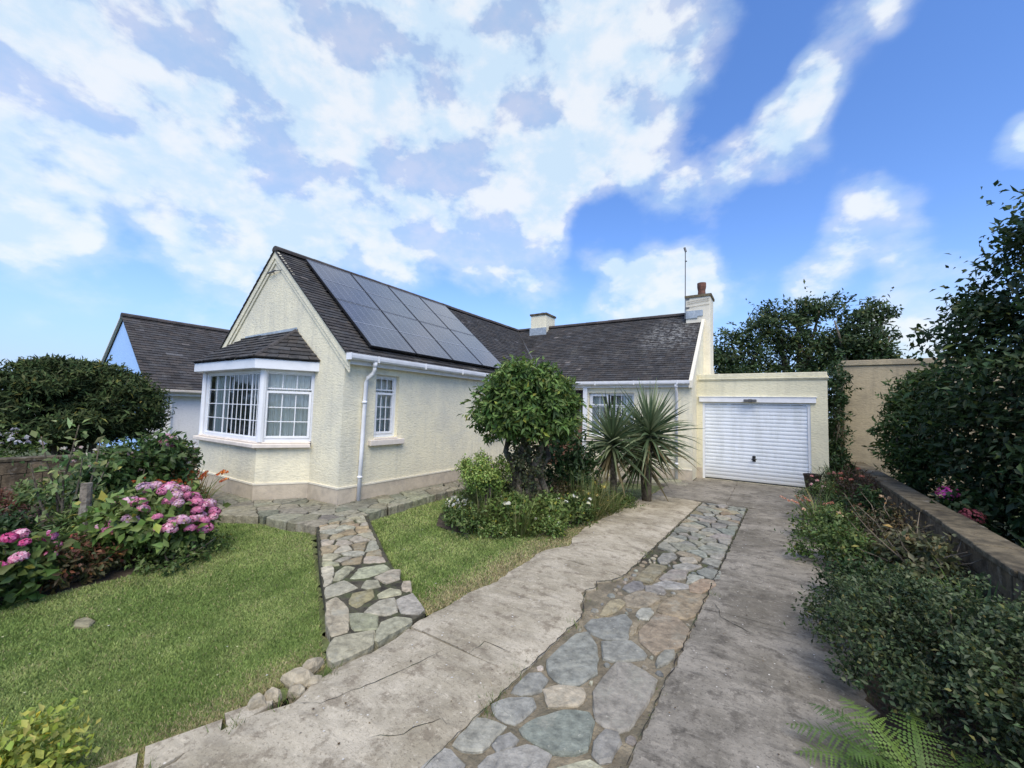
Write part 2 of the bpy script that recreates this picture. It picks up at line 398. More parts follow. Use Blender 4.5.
# sky colour: physically based sky, slightly deeper blue
skc = h.n('ShaderNodeHueSaturation'); h.link(sky.outputs[0], skc.inputs['Color']); skc.inputs['Saturation'].default_value = 1.22; skc.inputs['Value'].default_value = 1.0
skt = h.mix(1.0, skc.outputs[0], (1.75, 1.60, 1.85), 'MULTIPLY')
shade = h.ramp(h.math('ADD', h.math('MULTIPLY', n3, .55), h.math('MULTIPLY', n2, .45)), .40, .60)
clc = h.mix(shade, (4.75, 5.95, 6.95), (6.5, 6.8, 7.05))
hz = h.ramp(sep.outputs[2], .34, -.02)
skt = h.mix(h.math('MULTIPLY', hz, .85), skt, (2.35, 3.9, 6.5))
fin = h.mix(h.math('MULTIPLY', alpha, .88), skt, clc)
h.link(fin, bg.inputs[0]); bg.inputs[1].default_value = .145

scene.view_settings.view_transform = 'Standard'; scene.view_settings.look = 'None'
scene.view_settings.exposure = 0; scene.view_settings.gamma = 1
scene.render.resolution_x = 1024; scene.render.resolution_y = 768
try:
    scene.cycles.max_bounces = 8; scene.cycles.transparent_max_bounces = 12
except Exception: pass

# ------------------------------------------------------------------ ground
mb = MB()
mb.face([(-900, -900, -.16), (900, -900, -.16), (900, 900, -.16), (-900, 900, -.16)])
tag(mb.build('ground', M['ground']), kind='structure')

def clipline(poly, a, b, c):
    """keep a*x+b*y<=c"""
    out = []
    for i in range(len(poly)):
        p, q = poly[i], poly[(i + 1) % len(poly)]
        dp, dq = a * p[0] + b * p[1] - c, a * q[0] + b * q[1] - c
        if dp <= 0: out.append(p)
        if (dp < 0) != (dq < 0) and abs(dp - dq) > 1e-12:
            t = dp / (dp - dq); out.append((p[0] + (q[0] - p[0]) * t, p[1] + (q[1] - p[1]) * t))
    return out

def in_poly(poly, x, y):
    x = np.asarray(x); y = np.asarray(y); r = np.zeros(x.shape, bool)
    for i in range(len(poly)):
        (x0, y0), (x1, y1) = poly[i], poly[(i + 1) % len(poly)]
        if y0 == y1: continue
        r ^= ((y0 > y) != (y1 > y)) & (x < (x1 - x0) * (y - y0) / (y1 - y0) + x0)
    return r

def voronoi_cells(region, n, rg, gap, stretch=1.0):
    xs = [p[0] for p in region]; ys = [p[1] for p in region]
    pts = []
    while len(pts) < n:
        best = None; bd = -1
        for _ in range(7):
            p = (rg.uniform(min(xs), max(xs)), rg.uniform(min(ys), max(ys)))
            if not in_poly(region, np.array([p[0]]), np.array([p[1]]))[0]: continue
            d = min([((p[0] - q[0]) ** 2 + (p[1] - q[1]) ** 2) for q in pts] or [9])
            if d > bd: bd = d; best = p
        if best: pts.append(best)
    cells = []
    for i, p in enumerate(pts):
        poly = list(region)
        for j, q in enumerate(pts):
            if i == j: continue
            dx, dy = q[0] - p[0], q[1] - p[1]; L = math.hypot(dx, dy)
            if L > 2.5: continue
            c = (dx * (p[0] + q[0]) / 2 + dy * (p[1] + q[1]) / 2) / L - gap * rg.uniform(.25, .95)
            poly = clipline(poly, dx / L, dy / L, c)
            if len(poly) < 3: break
        if len(poly) >= 3: cells.append(poly)
    return cells

STONE_C = {'g': (.262, .252, .205), 'b': (.20, .20, .172), 't': (.255, .21, .14), 'p': (.35, .315, .23), 'o': (.27, .205, .135)}
def stone(mb, poly, z0, z1, rg, c, rough=.012):
    # split long edges, wobble, then chamfer
    if len(poly) < 3: return
    cx = sum(p[0] for p in poly) / len(poly); cy = sum(p[1] for p in poly) / len(poly)
    P = []
    for i in range(len(poly)):
        p, q = poly[i], poly[(i + 1) % len(poly)]
        L = math.hypot(q[0] - p[0], q[1] - p[1]); k = max(1, int(L / .05))
        for j in range(k):
            t = j / k
            P.append((p[0] + (q[0] - p[0]) * t + rg.gauss(0, rough * .5), p[1] + (q[1] - p[1]) * t + rg.gauss(0, rough * .5)))
    if len(P) < 3: return
    # corner rounding
    for _ in range(1):
        P = [(.09 * P[i - 1][0] + .82 * P[i][0] + .09 * P[(i + 1) % len(P)][0], .09 * P[i - 1][1] + .82 * P[i][1] + .09 * P[(i + 1) % len(P)][1]) for i in range(len(P))]
    R = max(.03, sum(math.hypot(p[0] - cx, p[1] - cy) for p in P) / len(P))
    tx, ty = rg.gauss(0, .012), rg.gauss(0, .012)
    def zt(x, y): return z1 + (x - cx) * tx + (y - cy) * ty
    k = 1 - min(.3, .011 / R)
    v = rg.uniform(.8, 1.2)
    mb.k = tuple(x * v * rg.uniform(.95, 1.05) for x in c)
    a = [mb.v((p[0], p[1], z0)) for p in P]
    b = [mb.v((p[0] + rg.gauss(0, .0025), p[1] + rg.gauss(0, .0025), zt(p[0], p[1]) - .007 - abs(rg.gauss(0, .003)))) for p in P]
    d = [mb.v((cx + (p[0] - cx) * k, cy + (p[1] - cy) * k, zt(p[0], p[1]) + rg.gauss(0, .0012))) for p in P]
    n = len(P)
    for i in range(n):
        j = (i + 1) % n
        mb.fi([a[i], a[j], b[j], b[i]]); mb.fi([b[i], b[j], d[j], d[i]])
    if R > .07:      # an uneven split face: inner ring and centre at slightly different heights
        e_ = [mb.v((cx + (p[0] - cx) * .55, cy + (p[1] - cy) * .55, zt(p[0], p[1]) + rg.gauss(.001, .0022))) for p in P]
        for i in range(n): mb.fi([d[i], d[(i + 1) % n], e_[(i + 1) % n], e_[i]])
        mb.fi(e_)
    else: mb.fi(d)

# ------------------------------------------------------------------ driveway
rg = random.Random(3)
DX0, SL, SR, DX1 = -2.34, -1.385, -.60, .36       # edges of the two concrete strips and the stone strip
def sr(y): return -.66 + .033 * y                 # right edge of the stones drifts right
def sl(y): return -1.43 + .031 * y
def dl(y):
    b = -2.37 + .018 * y
    b += .022 * math.sin(y * 4.1) + .014 * math.sin(y * 9.7 + 1) + .12 * math.exp(-((y - 4.75) / .22) ** 2) + .07 * math.exp(-((y - 1.33) / .12) ** 2)
    return b
def bite(y): return (-.15 * math.exp(-((y - 3.7) / .36) ** 4) * (1 + .25 * math.sin(y * 23)) if y > 2.5 else 0.0)
def strip(mb, fl, fr, y0, y1, z=0.0, dep=.14, jl=.006, jr=.004, step=.05, skew=0.0):
    n = max(2, int((y1 - y0) / step)); L = []; Rr = []
    for i in range(n + 1):
        y = y0 + (y1 - y0) * i / n
        e = 0 if i in (0, n) else 1
        L.append((fl(y) + rg.gauss(0, jl) * e, y + skew * .5)); Rr.append((fr(y) + rg.gauss(0, jr) * e, y - skew * .5))
    m = 6
    grid = [[mb.v((l[0] + (r[0] - l[0]) * j / m, l[1] + (r[1] - l[1]) * j / m, z - (.012 if j in (0, m) else 0) * 1.0 + (rg.gauss(0, .002)))) for j in range(m + 1)] for l, r in zip(L, Rr)]
    for i in range(n):
        for j in range(m): mb.fi([grid[i][j], grid[i][j + 1], grid[i + 1][j + 1], grid[i + 1][j]])
    def skirt(row):
        low = [mb.v((mb.V[i][0], mb.V[i][1], z - dep)) for i in row]
        for k in range(len(row) - 1): mb.fi([row[k], row[k + 1], low[k + 1], low[k]])
    skirt([g[0] for g in grid]); skirt([g[-1] for g in grid][::-1]); skirt(grid[0][::-1]); skirt(grid[-1])
mbl, mbr = MB(), MB()
joints = [-1.6, 2.25, 4.22, 6.3, 8.62]
for a, b in zip(joints[:-1], joints[1:]):
    strip(mbl, dl, lambda y: sl(y) + bite(y), a + .007, b - .007, skew=.03 if a > 0 else .0)
joints = [-1.6, 3.95, 6.6, 8.62]
for a, b in zip(joints[:-1], joints[1:]):
    strip(mbr, sr, lambda y: DX1 + .03 * y if y > 0 else DX1, a + .004, b - .004, jr=.02, jl=.008, skew=-.02)
strip(mbr, lambda y: -2.28 + .02 * y, lambda y: -.75, 8.63, 11.06, jl=.01)
strip(mbr, lambda y: -1.695, lambda y: -.75, 11.062, 11.80, jl=.0, jr=.0)
strip(mbr, lambda y: -.745, lambda y: .95, 8.63, 11.80, jr=.015)
# a broken piece of edging along the lawn
mbl.k = (1, 1, 1)
for poly in ([(-2.56, .78), (-2.37, .72), (-2.365, 1.02), (-2.47, 1.06)], [(-2.50, 1.09), (-2.375, 1.05), (-2.36, 1.25), (-2.41, 1.30)], [(-2.66, .42), (-2.38, .35), (-2.372, .68), (-2.55, .74)]):
    mbl.prism([(p[0] + rg.gauss(0, .006), p[1] + rg.gauss(0, .006)) for p in poly], -.14, -.012)
tag(mbl.build('driveway', M['conc']), kind='structure')
tag(mbr.build('driveway', M['conc2']), kind='structure')
mb = MB()
mb.face([(-1.75, -1.6, -.024), (-.45, -1.6, -.024), (-.36, 4.6, -.024), (-1.70, 4.6, -.024)])
tag(mb.build('driveway_mortar', M['mortar']), kind='structure')
mb = MB(); mb.face([(-1.62, 4.6, -.026), (-.36, 4.6, -.026), (-.30, 8.64, -.026), (-1.45, 8.64, -.026)])
tag(mb.build('driveway_mortar', M['dirt']), kind='structure')
mb = MB()
mb.face([(-2.7, -1.6, -.145), (1.2, -1.6, -.145), (1.2, 11.8, -.145), (-2.7, 11.8, -.145)])
tag(mb.build('driveway_subsoil', M['soil']), kind='structure')
DRIVE_STONES = [('g', [(-1.29, 2.53), (-1.26, 2.92), (-1.2, 3.0), (-1.08, 2.87), (-0.97, 2.59), (-1.02, 2.43), (-1.1, 2.37), (-1.22, 2.41)]), ('b', [(-1.25, 3.09), (-1.24, 3.19), (-1.13, 3.3), (-1.04, 3.42), (-0.98, 3.34), (-0.93, 3.08), (-1.06, 3.01), (-1.18, 3.01)]), ('t', [(-0.88, 3.25), (-0.82, 3.6), (-0.67, 3.62), (-0.56, 3.48), (-0.57, 3.24), (-0.71, 3.04), (-0.84, 3.14)]), ('g', [(-1.05, 2.94), (-0.89, 3.08), (-0.76, 2.98), (-0.76, 2.92), (-0.91, 2.78), (-0.98, 2.76)]), ('g', [(-0.92, 2.41), (-0.89, 2.75), (-0.81, 2.8), (-0.63, 2.73), (-0.63, 2.57), (-0.66, 2.26), (-0.71, 2.21), (-0.83, 2.22), (-0.87, 2.31)]), ('g', [(-1.32, 2.14), (-1.32, 2.32), (-1.26, 2.37), (-1.2, 2.33), (-1.18, 2.24), (-1.26, 2.15)]), ('p', [(-1.17, 2.25), (-1.11, 2.33), (-0.99, 2.39), (-0.95, 2.36), (-0.96, 2.25), (-1.08, 2.16)]), ('g', [(-1.35, 1.97), (-1.3, 2.06), (-1.2, 2.14), (-1.15, 2.09), (-1.18, 1.94), (-1.27, 1.92)]), ('b', [(-1.13, 1.92), (-1.09, 2.03), (-1.0, 2.16), (-0.89, 2.23), (-0.84, 2.18), (-0.8, 2.0), (-0.84, 1.94), (-0.93, 1.89), (-1.09, 1.9)]), ('g', [(-1.36, 1.65), (-1.36, 1.84), (-1.32, 1.86), (-1.21, 1.88), (-1.22, 1.7), (-1.3, 1.65)]), ('g', [(-1.19, 1.76), (-1.19, 1.81), (-1.16, 1.86), (-1.11, 1.85), (-1.11, 1.8), (-1.14, 1.74)]), ('g', [(-1.17, 1.63), (-1.17, 1.68), (-1.05, 1.84), (-1.01, 1.86), (-0.93, 1.86), (-0.93, 1.74), (-0.99, 1.6), (-1.09, 1.57)]), ('g', [(-1.39, 1.43), (-1.37, 1.59), (-1.34, 1.6), (-1.25, 1.58), (-1.23, 1.52), (-1.28, 1.4)]), ('g', [(-0.78, 2.07), (-0.76, 2.17), (-0.7, 2.18), (-0.67, 2.13), (-0.68, 2.02), (-0.72, 1.97), (-0.76, 2.0)]), ('p', [(-0.89, 1.79), (-0.76, 1.94), (-0.69, 1.93), (-0.72, 1.82), (-0.83, 1.75)]), ('g', [(-0.68, 2.93), (-0.66, 3.09), (-0.6, 3.14), (-0.59, 3.03), (-0.63, 2.92), (-0.66, 2.89)]), ('t', [(-0.95, 3.23), (-0.95, 3.35), (-0.91, 3.36), (-0.9, 3.19), (-0.93, 3.17)]), ('b', [(-1.22, 3.93), (-1.18, 4.14), (-1.11, 4.19), (-1.06, 4.04), (-1.13, 3.89)]), ('t', [(-1.15, 3.76), (-1.07, 3.95), (-0.93, 3.97), (-0.87, 3.91), (-0.9, 3.76), (-0.97, 3.65), (-1.08, 3.61)]), ('t', [(-1.22, 3.34), (-1.23, 3.59), (-1.17, 3.69), (-1.11, 3.63), (-1.12, 3.48), (-1.17, 3.34)]), ('g', [(-0.97, 3.5), (-0.96, 3.63), (-0.9, 3.67), (-0.86, 3.61), (-0.87, 3.49), (-0.93, 3.46)]), ('t', [(-0.84, 3.67), (-0.83, 3.86), (-0.74, 4.14), (-0.52, 4.25), (-0.55, 3.82), (-0.61, 3.68), (-0.76, 3.66)]), ('o', [(-0.7, 4.37), (-0.62, 4.62), (-0.51, 4.64), (-0.49, 4.5), (-0.58, 4.29), (-0.67, 4.27)]), ('g', [(-1.05, 4.11), (-0.92, 4.18), (-0.86, 4.08), (-0.87, 4.02), (-1.01, 4.01)]), ('g', [(-0.99, 4.19), (-0.92, 4.36), (-0.72, 4.39), (-0.7, 4.31), (-0.86, 4.18)]), ('t', [(-1.18, 4.2), (-1.15, 4.76), (-0.99, 4.77), (-1.03, 4.19)]), ('g', [(-0.98, 4.38), (-0.93, 4.7), (-0.79, 4.77), (-0.77, 4.54), (-0.94, 4.35)]), ('g', [(-0.73, 4.41), (-0.75, 4.69), (-0.61, 4.7), (-0.62, 4.61)]), ('b', [(-0.69, 4.81), (-0.63, 4.98), (-0.48, 4.97), (-0.47, 4.74), (-0.57, 4.72)]), ('g', [(-1.12, 4.91), (-1.12, 5.17), (-1.02, 5.29), (-0.96, 5.16), (-1.01, 4.87), (-1.07, 4.8)]), ('g', [(-0.93, 4.85), (-0.83, 5.01), (-0.68, 5.0), (-0.77, 4.8), (-0.9, 4.76)]), ('p', [(-0.92, 5.14), (-0.8, 5.24), (-0.74, 5.11), (-0.87, 5.01)])]
mb = MB()
def grow(poly, k):
    cx = sum(p[0] for p in poly) / len(poly); cy = sum(p[1] for p in poly) / len(poly); d = sum(math.hypot(p[0] - cx, p[1] - cy) for p in poly) / len(poly)
    f = 1 + k / d
    return [(cx + (p[0] - cx) * f, cy + (p[1] - cy) * f) for p in poly]
TAKEN = []
for k, poly in DRIVE_STONES:
    poly = grow(poly, .020); TAKEN.append(poly)
    A = sum(poly[i - 1][0] * poly[i][1] - poly[i][0] * poly[i - 1][1] for i in range(len(poly)))
    stone(mb, poly if A > 0 else poly[::-1], -.06, -.006, rg, STONE_C[k], .006)
def cellstones(mb, region, n, gap, z0, z1, mixc, rough=.012):
    for c in voronoi_cells(region, n, rg, gap):
        A = sum(c[i - 1][0] * c[i][1] - c[i][0] * c[i - 1][1] for i in range(len(c)))
        if abs(A) < .008: continue
        stone(mb, c if A > 0 else c[::-1], z0, z1 + rg.gauss(0, .004), rg, STONE_C[rg.choice(mixc)], rough)
cellstones(mb, [(sl(5.35) + .03, 5.36), (sr(5.3) - .03, 5.1), (sr(8.6) - .03, 8.58), (sl(8.6) + .03, 8.58)], 62, .018, -.06, -.004, 'ggggbbtp')
cellstones(mb, [(sl(-1) + .03, -1.2), (sr(-1) - .03, -1.2), (sr(1.4) - .04, 1.7), (-.95, 1.5), (sl(1.3) + .03, 1.36)], 26, .022, -.06, -.006, 'ggbp')
n_ = 0; chips = []
for _ in range(5000):
    y = rg.uniform(1.3, 5.1); x = rg.uniform(sl(y) + .04, sr(y) - .04); rr = rg.uniform(.016, .05)
    if any(math.hypot(x - c[0], y - c[1]) < rr + c[2] + .006 for c in chips): continue
    ok = True
    for poly in TAKEN:
        if in_poly(poly, np.array([x]), np.array([y]))[0]: ok = False; break
        for i in range(len(poly)):
            (ax, ay), (bx, by) = poly[i - 1], poly[i]; L2 = (bx - ax) ** 2 + (by - ay) ** 2; t = max(0, min(1, ((x - ax) * (bx - ax) + (y - ay) * (by - ay)) / L2))
            if math.hypot(ax + (bx - ax) * t - x, ay + (by - ay) * t - y) < rr + .006: ok = False; break
        if not ok: break
    if not ok: continue
    chips.append((x, y, rr)); a0 = rg.uniform(0, 6)
    stone(mb, [(x + rr * rg.uniform(.75, 1.1) * math.cos(a0 + j * 1.05), y + rr * rg.uniform(.75, 1.1) * math.sin(a0 + j * 1.05)) for j in range(6)], -.05, -.010, rg, STONE_C[rg.choice('gptgb')], .004)
    if len(chips) > 70: break
tag(mb.build('driveway_stones', M['stone']), kind='structure')

# cracks: ragged ribbons of dirt lying in the concrete
def ribbon(mb, pts, w, z=.004):
    P = []
    for a, b in zip(pts[:-1], pts[1:]):
        n = max(2, int(math.hypot(b[0] - a[0], b[1] - a[1]) / .04))
        for i in range(n):
            t = i / n; P.append((a[0] + (b[0] - a[0]) * t + rg.gauss(0, .005), a[1] + (b[1] - a[1]) * t + rg.gauss(0, .005)))
    P.append(pts[-1]); L = []; Rr = []
    for i, p in enumerate(P):
        q0 = P[max(0, i - 1)]; q1 = P[min(len(P) - 1, i + 1)]
        dx, dy = q1[0] - q0[0], q1[1] - q0[1]; l = math.hypot(dx, dy) or 1
        ww = w * rg.uniform(.25, 1.1) * min(1, 3 * (i + .3) / len(P), 3 * (len(P) - i) / len(P))
        L.append(mb.v((p[0] - dy / l * ww, p[1] + dx / l * ww, z))); Rr.append(mb.v((p[0] + dy / l * ww, p[1] - dx / l * ww, z)))
    for i in range(len(P) - 1): mb.fi([L[i], Rr[i], Rr[i + 1], L[i + 1]])
mb = MB()
ribbon(mb, [(-2.33, 1.28), (-2.13, 1.41), (-1.98, 1.85), (-1.91, 2.23)], .003)
ribbon(mb, [(-1.42, 1.72), (-1.51, 1.7), (-1.62, 1.5), (-1.71, 1.42)], .003)
ribbon(mb, [(-.50, 4.17), (-.40, 3.98), (-.38, 3.85), (-.18, 3.72), (.0, 3.68)], .004)
ribbon(mb, [(-1.75, 2.26), (-1.74, 2.42), (-1.52, 2.42)], .004)
tag(mb.build('driveway_cracks', M['crack']), kind='structure')
# moss and dirt squeezed out along the strip joints
mb = MB()
for f, o in ((sl, .006), (sr, -.006)):
    pts = [(f(y) + o + bite(y) * (f is sl), y) for y in np.arange(.9, 8.6, .12)]
    ribbon(mb, pts, .006, -.003)
tag(mb.build('driveway_moss', M['crack']), kind='structure')

rj = np.random.RandomState(77); V = []; K = []
def tuft(x, y, n, hh, z=-.03, sp=.02):
    for _ in range(n):
        a, l = rj.uniform(0, 6.28), rj.uniform(.3, 1.1) * hh; bx, by = x + rj.normal(0, sp), y + rj.normal(0, sp); q = rj.uniform(0, 6.28); w_ = .0028
        V.append([(bx - math.cos(q) * w_, by - math.sin(q) * w_, z), (bx + math.cos(q) * w_, by + math.sin(q) * w_, z), (bx + math.cos(a) * l * .6, by + math.sin(a) * l * .6, z + l)]); K.append(np.array([.13, .19, .05]) * rj.uniform(.6, 1.4) if rj.uniform() < .75 else np.array([.3, .24, .12]))
for _ in range(110):
    y = rj.uniform(1.2, 8.5); f, o = ((sl, .0), (sr, .0))[rj.randint(2)]; tuft(f(y) + o + (bite(y) if f is sl else 0), y, rj.randint(4, 14), rj.uniform(.015, .04))
for x, y, n in ((-1.38, 2.02, 60), (-1.36, 1.9, 50), (-1.40, 2.28, 40), (-.66, 1.86, 40), (-1.33, 3.05, 40), (-1.30, 5.0, 50), (-.47, 4.3, 40), (-2.33, 1.30, 60), (-2.36, 1.06, 50), (-2.38, .72, 50), (-2.34, 1.6, 60)): tuft(x, y, n, .06, -.03, .03)
for _ in range(60): tuft(rj.uniform(sl(3) + .05, sr(3) - .05), rj.uniform(1.3, 8.4), rj.randint(2, 7), .018, -.022)
V = np.array(V, np.float32); tag(fast_mesh('joint_weeds', V.reshape(-1, 3), np.arange(len(V) * 3).reshape(-1, 3), np.repeat(np.array(K), 3, 0), M['blade']), 'tiny weeds and grass growing in the joints of the driveway', 'weeds', kind='stuff')

# ------------------------------------------------------------------ crazy-paved path and apron
PATH_STONES = [('p', [(-2.55, 1.72), (-2.65, 1.82), (-2.58, 1.95), (-2.5, 2.05), (-2.36, 1.93), (-2.385, 1.74), (-2.41, 1.66), (-2.47, 1.67)]), ('p', [(-3.16, 2.09), (-3.19, 2.2), (-2.93, 2.14), (-2.64, 1.94), (-2.68, 1.82), (-2.89, 1.92)]), ('g', [(-2.85, 2.08), (-2.81, 2.13), (-2.65, 2.2), (-2.5, 2.08), (-2.62, 1.96), (-2.74, 2.03)]), ('g', [(-2.40, 1.99), (-2.55, 2.15), (-2.51, 2.28), (-2.40, 2.33), (-2.37, 2.3), (-2.37, 2.0)]), ('t', [(-3.01, 2.2), (-3.12, 2.31), (-3.05, 2.47), (-2.93, 2.39), (-2.89, 2.19)]), ('g', [(-2.78, 2.18), (-2.83, 2.36), (-2.77, 2.48), (-2.57, 2.33), (-2.6, 2.24), (-2.72, 2.18)]), ('g', [(-2.73, 2.46), (-2.71, 2.64), (-2.42, 2.49), (-2.40, 2.41), (-2.53, 2.34)]), ('g', [(-2.94, 2.44), (-2.95, 2.58), (-2.85, 2.62), (-2.78, 2.56), (-2.87, 2.41)]), ('p', [(-2.84, 2.62), (-2.97, 2.75), (-2.93, 2.81), (-2.77, 2.68), (-2.78, 2.62)]), ('g', [(-3.24, 2.14), (-3.43, 2.25), (-3.42, 2.44), (-3.2, 2.42), (-3.2, 2.29)]), ('g', [(-3.25, 2.66), (-3.28, 2.86), (-3.21, 2.93), (-3.03, 2.77), (-3.06, 2.62)]), ('p', [(-3.45, 2.26), (-3.87, 2.48), (-3.83, 2.57), (-3.72, 2.53), (-3.49, 2.36)]), ('g', [(-3.51, 2.37), (-3.65, 2.5), (-3.73, 2.66), (-3.61, 2.68), (-3.45, 2.42)]), ('b', [(-3.17, 2.44), (-3.26, 2.56), (-3.17, 2.63), (-3.05, 2.56), (-3.1, 2.46)]), ('g', [(-3.42, 2.50), (-3.55, 2.70), (-3.44, 2.92), (-3.30, 2.88), (-3.30, 2.62)])]
mb = MB()
for k, poly in PATH_STONES:
    poly = grow(poly, .012); A = sum(poly[i - 1][0] * poly[i][1] - poly[i][0] * poly[i - 1][1] for i in range(len(poly)))
    stone(mb, poly if A > 0 else poly[::-1], -.12, .010 + rg.gauss(0, .002), rg, tuple(x * y for x, y in zip(STONE_C[k], (1.16, 1.15, 1.06))), .008)
cellstones(mb, [(-3.88, 2.5), (-3.48, 2.98), (-5.2, 3.98), (-5.25, 3.3)], 34, .016, -.14, .014, 'gggtppt')
for i in range(len(mb.K)):
    if mb.K[i][0] < .33: mb.K[i] = tuple(x * y for x, y in zip(mb.K[i], (1.12, 1.10, 1.0)))
tag(mb.build('path', M['stone']), kind='structure')
mb = MB()
mb.prism([(-2.42, 1.68), (-2.38, 2.46), (-3.46, 3.0), (-5.16, 4.02), (-5.28, 3.28), (-3.86, 2.46)], -.15, -.003)
tag(mb.build('path_bed', M['dirt']), kind='structure')
mb = MB()
dk = 'gggbg'
cellstones(mb, [(-5.28, 3.18), (-5.2, 3.2), (-5.18, 4.06), (-6.04, 4.08), (-6.9, 4.05), (-7.38, 3.4), (-6.3, 3.02), (-5.5, 3.13)], 22, .012, -.16, .016, dk, .02)
cellstones(mb, [(-6.3, 3.0), (-7.4, 3.41), (-9.8, 3.4), (-10.4, 2.35), (-7.0, 2.56)], 26, .012, -.16, .012, dk, .02)
cellstones(mb, [(-6.06, 4.12), (-5.19, 4.08), (-5.33, 5.3), (-5.42, 7), (-5.42, 11), (-6.06, 11)], 40, .012, -.16, .018, dk, .02)
cellstones(mb, [(-5.4, 9.9), (-1.7, 10.1), (-1.7, 11.0), (-5.4, 11.0)], 30, .012, -.16, .005, dk, .02)
for i in range(len(mb.K)): mb.K[i] = tuple(x * y for x, y in zip(mb.K[i], (.90, .88, .78)))
tag(mb.build('apron_paving', M['stone']), kind='structure')

# ------------------------------------------------------------------ lawns
def lawn_z(x, y): return -.035 - .055 * np.clip((-2.5 - x) / 1.6, 0, 1)
LAWN_A = [(-2.36, -2.0), (-2.40, .75), (-2.52, 1.3), (-2.45, 1.62), (-3.86, 2.42), (-5.3, 3.2), (-5.5, 3.08), (-6.27, 2.96), (-6.97, 2.5), (-6.9, 2.2), (-5.8, 2.2), (-5.35, 2.05), (-5.28, 1.75), (-5.36, 1.35), (-5.38, .9), (-5.42, .55), (-5.4, -2)]
LAWN_B = [(-2.40, 2.5), (-2.30, 3.4), (-2.26, 4.4), (-2.14, 4.7), (-2.20, 5.2), (-2.18, 7.5), (-2.1, 9.9), (-5.38, 9.9), (-5.36, 6.6), (-5.27, 5.2), (-5.12, 4.05), (-3.44, 3.06)]
BED_B = [(-4.2, 4.5), (-3.6, 4.4), (-2.9, 4.85), (-2.45, 5.7), (-2.3, 7.0), (-2.1, 9.9), (-5.3, 9.9), (-5.2, 7), (-4.6, 5)]
def lawn_base(name, poly, n=40):
    xs = [p[0] for p in poly]; ys = [p[1] for p in poly]
    mb = MB(); st = .12
    for x in np.arange(min(xs) - .1, max(xs) + .1, st):
        for y in np.arange(min(ys) - .1, max(ys) + .1, st):
            if in_poly(poly, np.array([x + st / 2]), np.array([y + st / 2]))[0] or any(in_poly(poly, np.array([x + dx]), np.array([y + dy]))[0] for dx in (0, st) for dy in (0, st)):
                mb.face([(x, y, float(lawn_z(x, y)) - .012), (x + st, y, float(lawn_z(x + st, y)) - .012), (x + st, y + st, float(lawn_z(x + st, y + st)) - .012), (x, y + st, float(lawn_z(x, y + st)) - .012)])
    return tag(mb.build(name, M['lawnsoil']), kind='structure')
M['lawnsoil'] = simple('lawn_thatch', (.14, .17, .06), .95, (4, (.22, .19, .09), .5, .75, .6), .25, 10, .02, 60)
lawn_base('lawn_soil', LAWN_A); lawn_base('lawn_soil', LAWN_B)

def vnoise(x, y, s, seed):
    r = np.random.RandomState(seed); o = np.zeros_like(x)
    for k in range(6):
        a = r.uniform(0, 6.28); f = s * r.uniform(.6, 1.6); o += np.sin((x * math.cos(a) + y * math.sin(a)) * f + r.uniform(0, 6.28))
    return o / 6
def grass(name, poly, n, seed, label_excl=None, ymin=-.6, hmul=1.0):
    r = np.random.RandomState(seed)
    xs = [p[0] for p in poly]; ys = [p[1] for p in poly]
    X = r.uniform(min(xs), max(xs), n * 6); Y = r.uniform(max(min(ys), ymin), max(ys), n * 6)
    d = np.hypot(X, Y)
    ok = in_poly(poly, X, Y) & (r.uniform(0, 1, len(X)) < np.clip((2.6 / d) ** 2, .08, 1))
    if label_excl: ok &= ~in_poly(label_excl, X, Y)
    ok &= ~(((X + 4.53) / .14) ** 2 + ((Y - .92) / .07) ** 2 < 1)
    X, Y = X[ok][:n], Y[ok][:n]; d = np.hypot(X, Y); n = len(X)
    big = vnoise(X, Y, 3.0, seed + 1); mid = vnoise(X, Y, 11.0, seed + 2)
    hgt = (.017 + .014 * r.uniform(0, 1, n) + .012 * np.clip(big, 0, 1)) * hmul
    wid = (.0022 + .0011 * d) * r.uniform(.7, 1.3, n)
    a = r.uniform(0, 6.283, n); lean = r.uniform(.2, 1.3, n) * hgt; la = r.uniform(0, 6.283, n)
    Z = lawn_z(X, Y) - .014
    V = np.empty((n, 3, 3), np.float32)
    V[:, 0] = np.stack([X - np.cos(a) * wid, Y - np.sin(a) * wid, Z], 1)
    V[:, 1] = np.stack([X + np.cos(a) * wid, Y + np.sin(a) * wid, Z], 1)
    V[:, 2] = np.stack([X + np.cos(la) * lean, Y + np.sin(la) * lean, Z + hgt], 1)
    g1 = np.array([.235, .33, .09]); g2 = np.array([.40, .475, .165]); g3 = np.array([.52, .45, .25]); g4 = np.array([.15, .215, .065])
    t = np.clip(.5 + 1.2 * big + .9 * mid + r.normal(0, .25, n), 0, 1)[:, None]
    K = g1 * (1 - t) + g2 * t
    dk = (r.uniform(0, 1, n) < .25)[:, None]; K = np.where(dk, g4, K)
    edge = np.clip(1 - (-2.40 - X) / .42, 0, 1) * .8 + .03 + .28 * np.clip(big - .15, 0, 1) + .2 * np.clip(mid - .2, 0, 1)
    dry = (r.uniform(0, 1, n) < edge)[:, None]; K = np.where(dry, g3 * r.uniform(.6, 1.15, (n, 1)), K)
    K = K * r.uniform(.8, 1.2, (n, 1))
    o = fast_mesh(name, V.reshape(-1, 3), np.arange(n * 3).reshape(-1, 3), np.repeat(K, 3, 0), M['blade'])
    return o
tag(grass('grass', LAWN_A, 300000, 11), 'mown green lawn in front of the bay window', 'grass', kind='stuff')
tag(grass('grass', LAWN_B, 130000, 12, BED_B), 'mown green lawn between the stone path and the driveway', 'grass', kind='stuff')
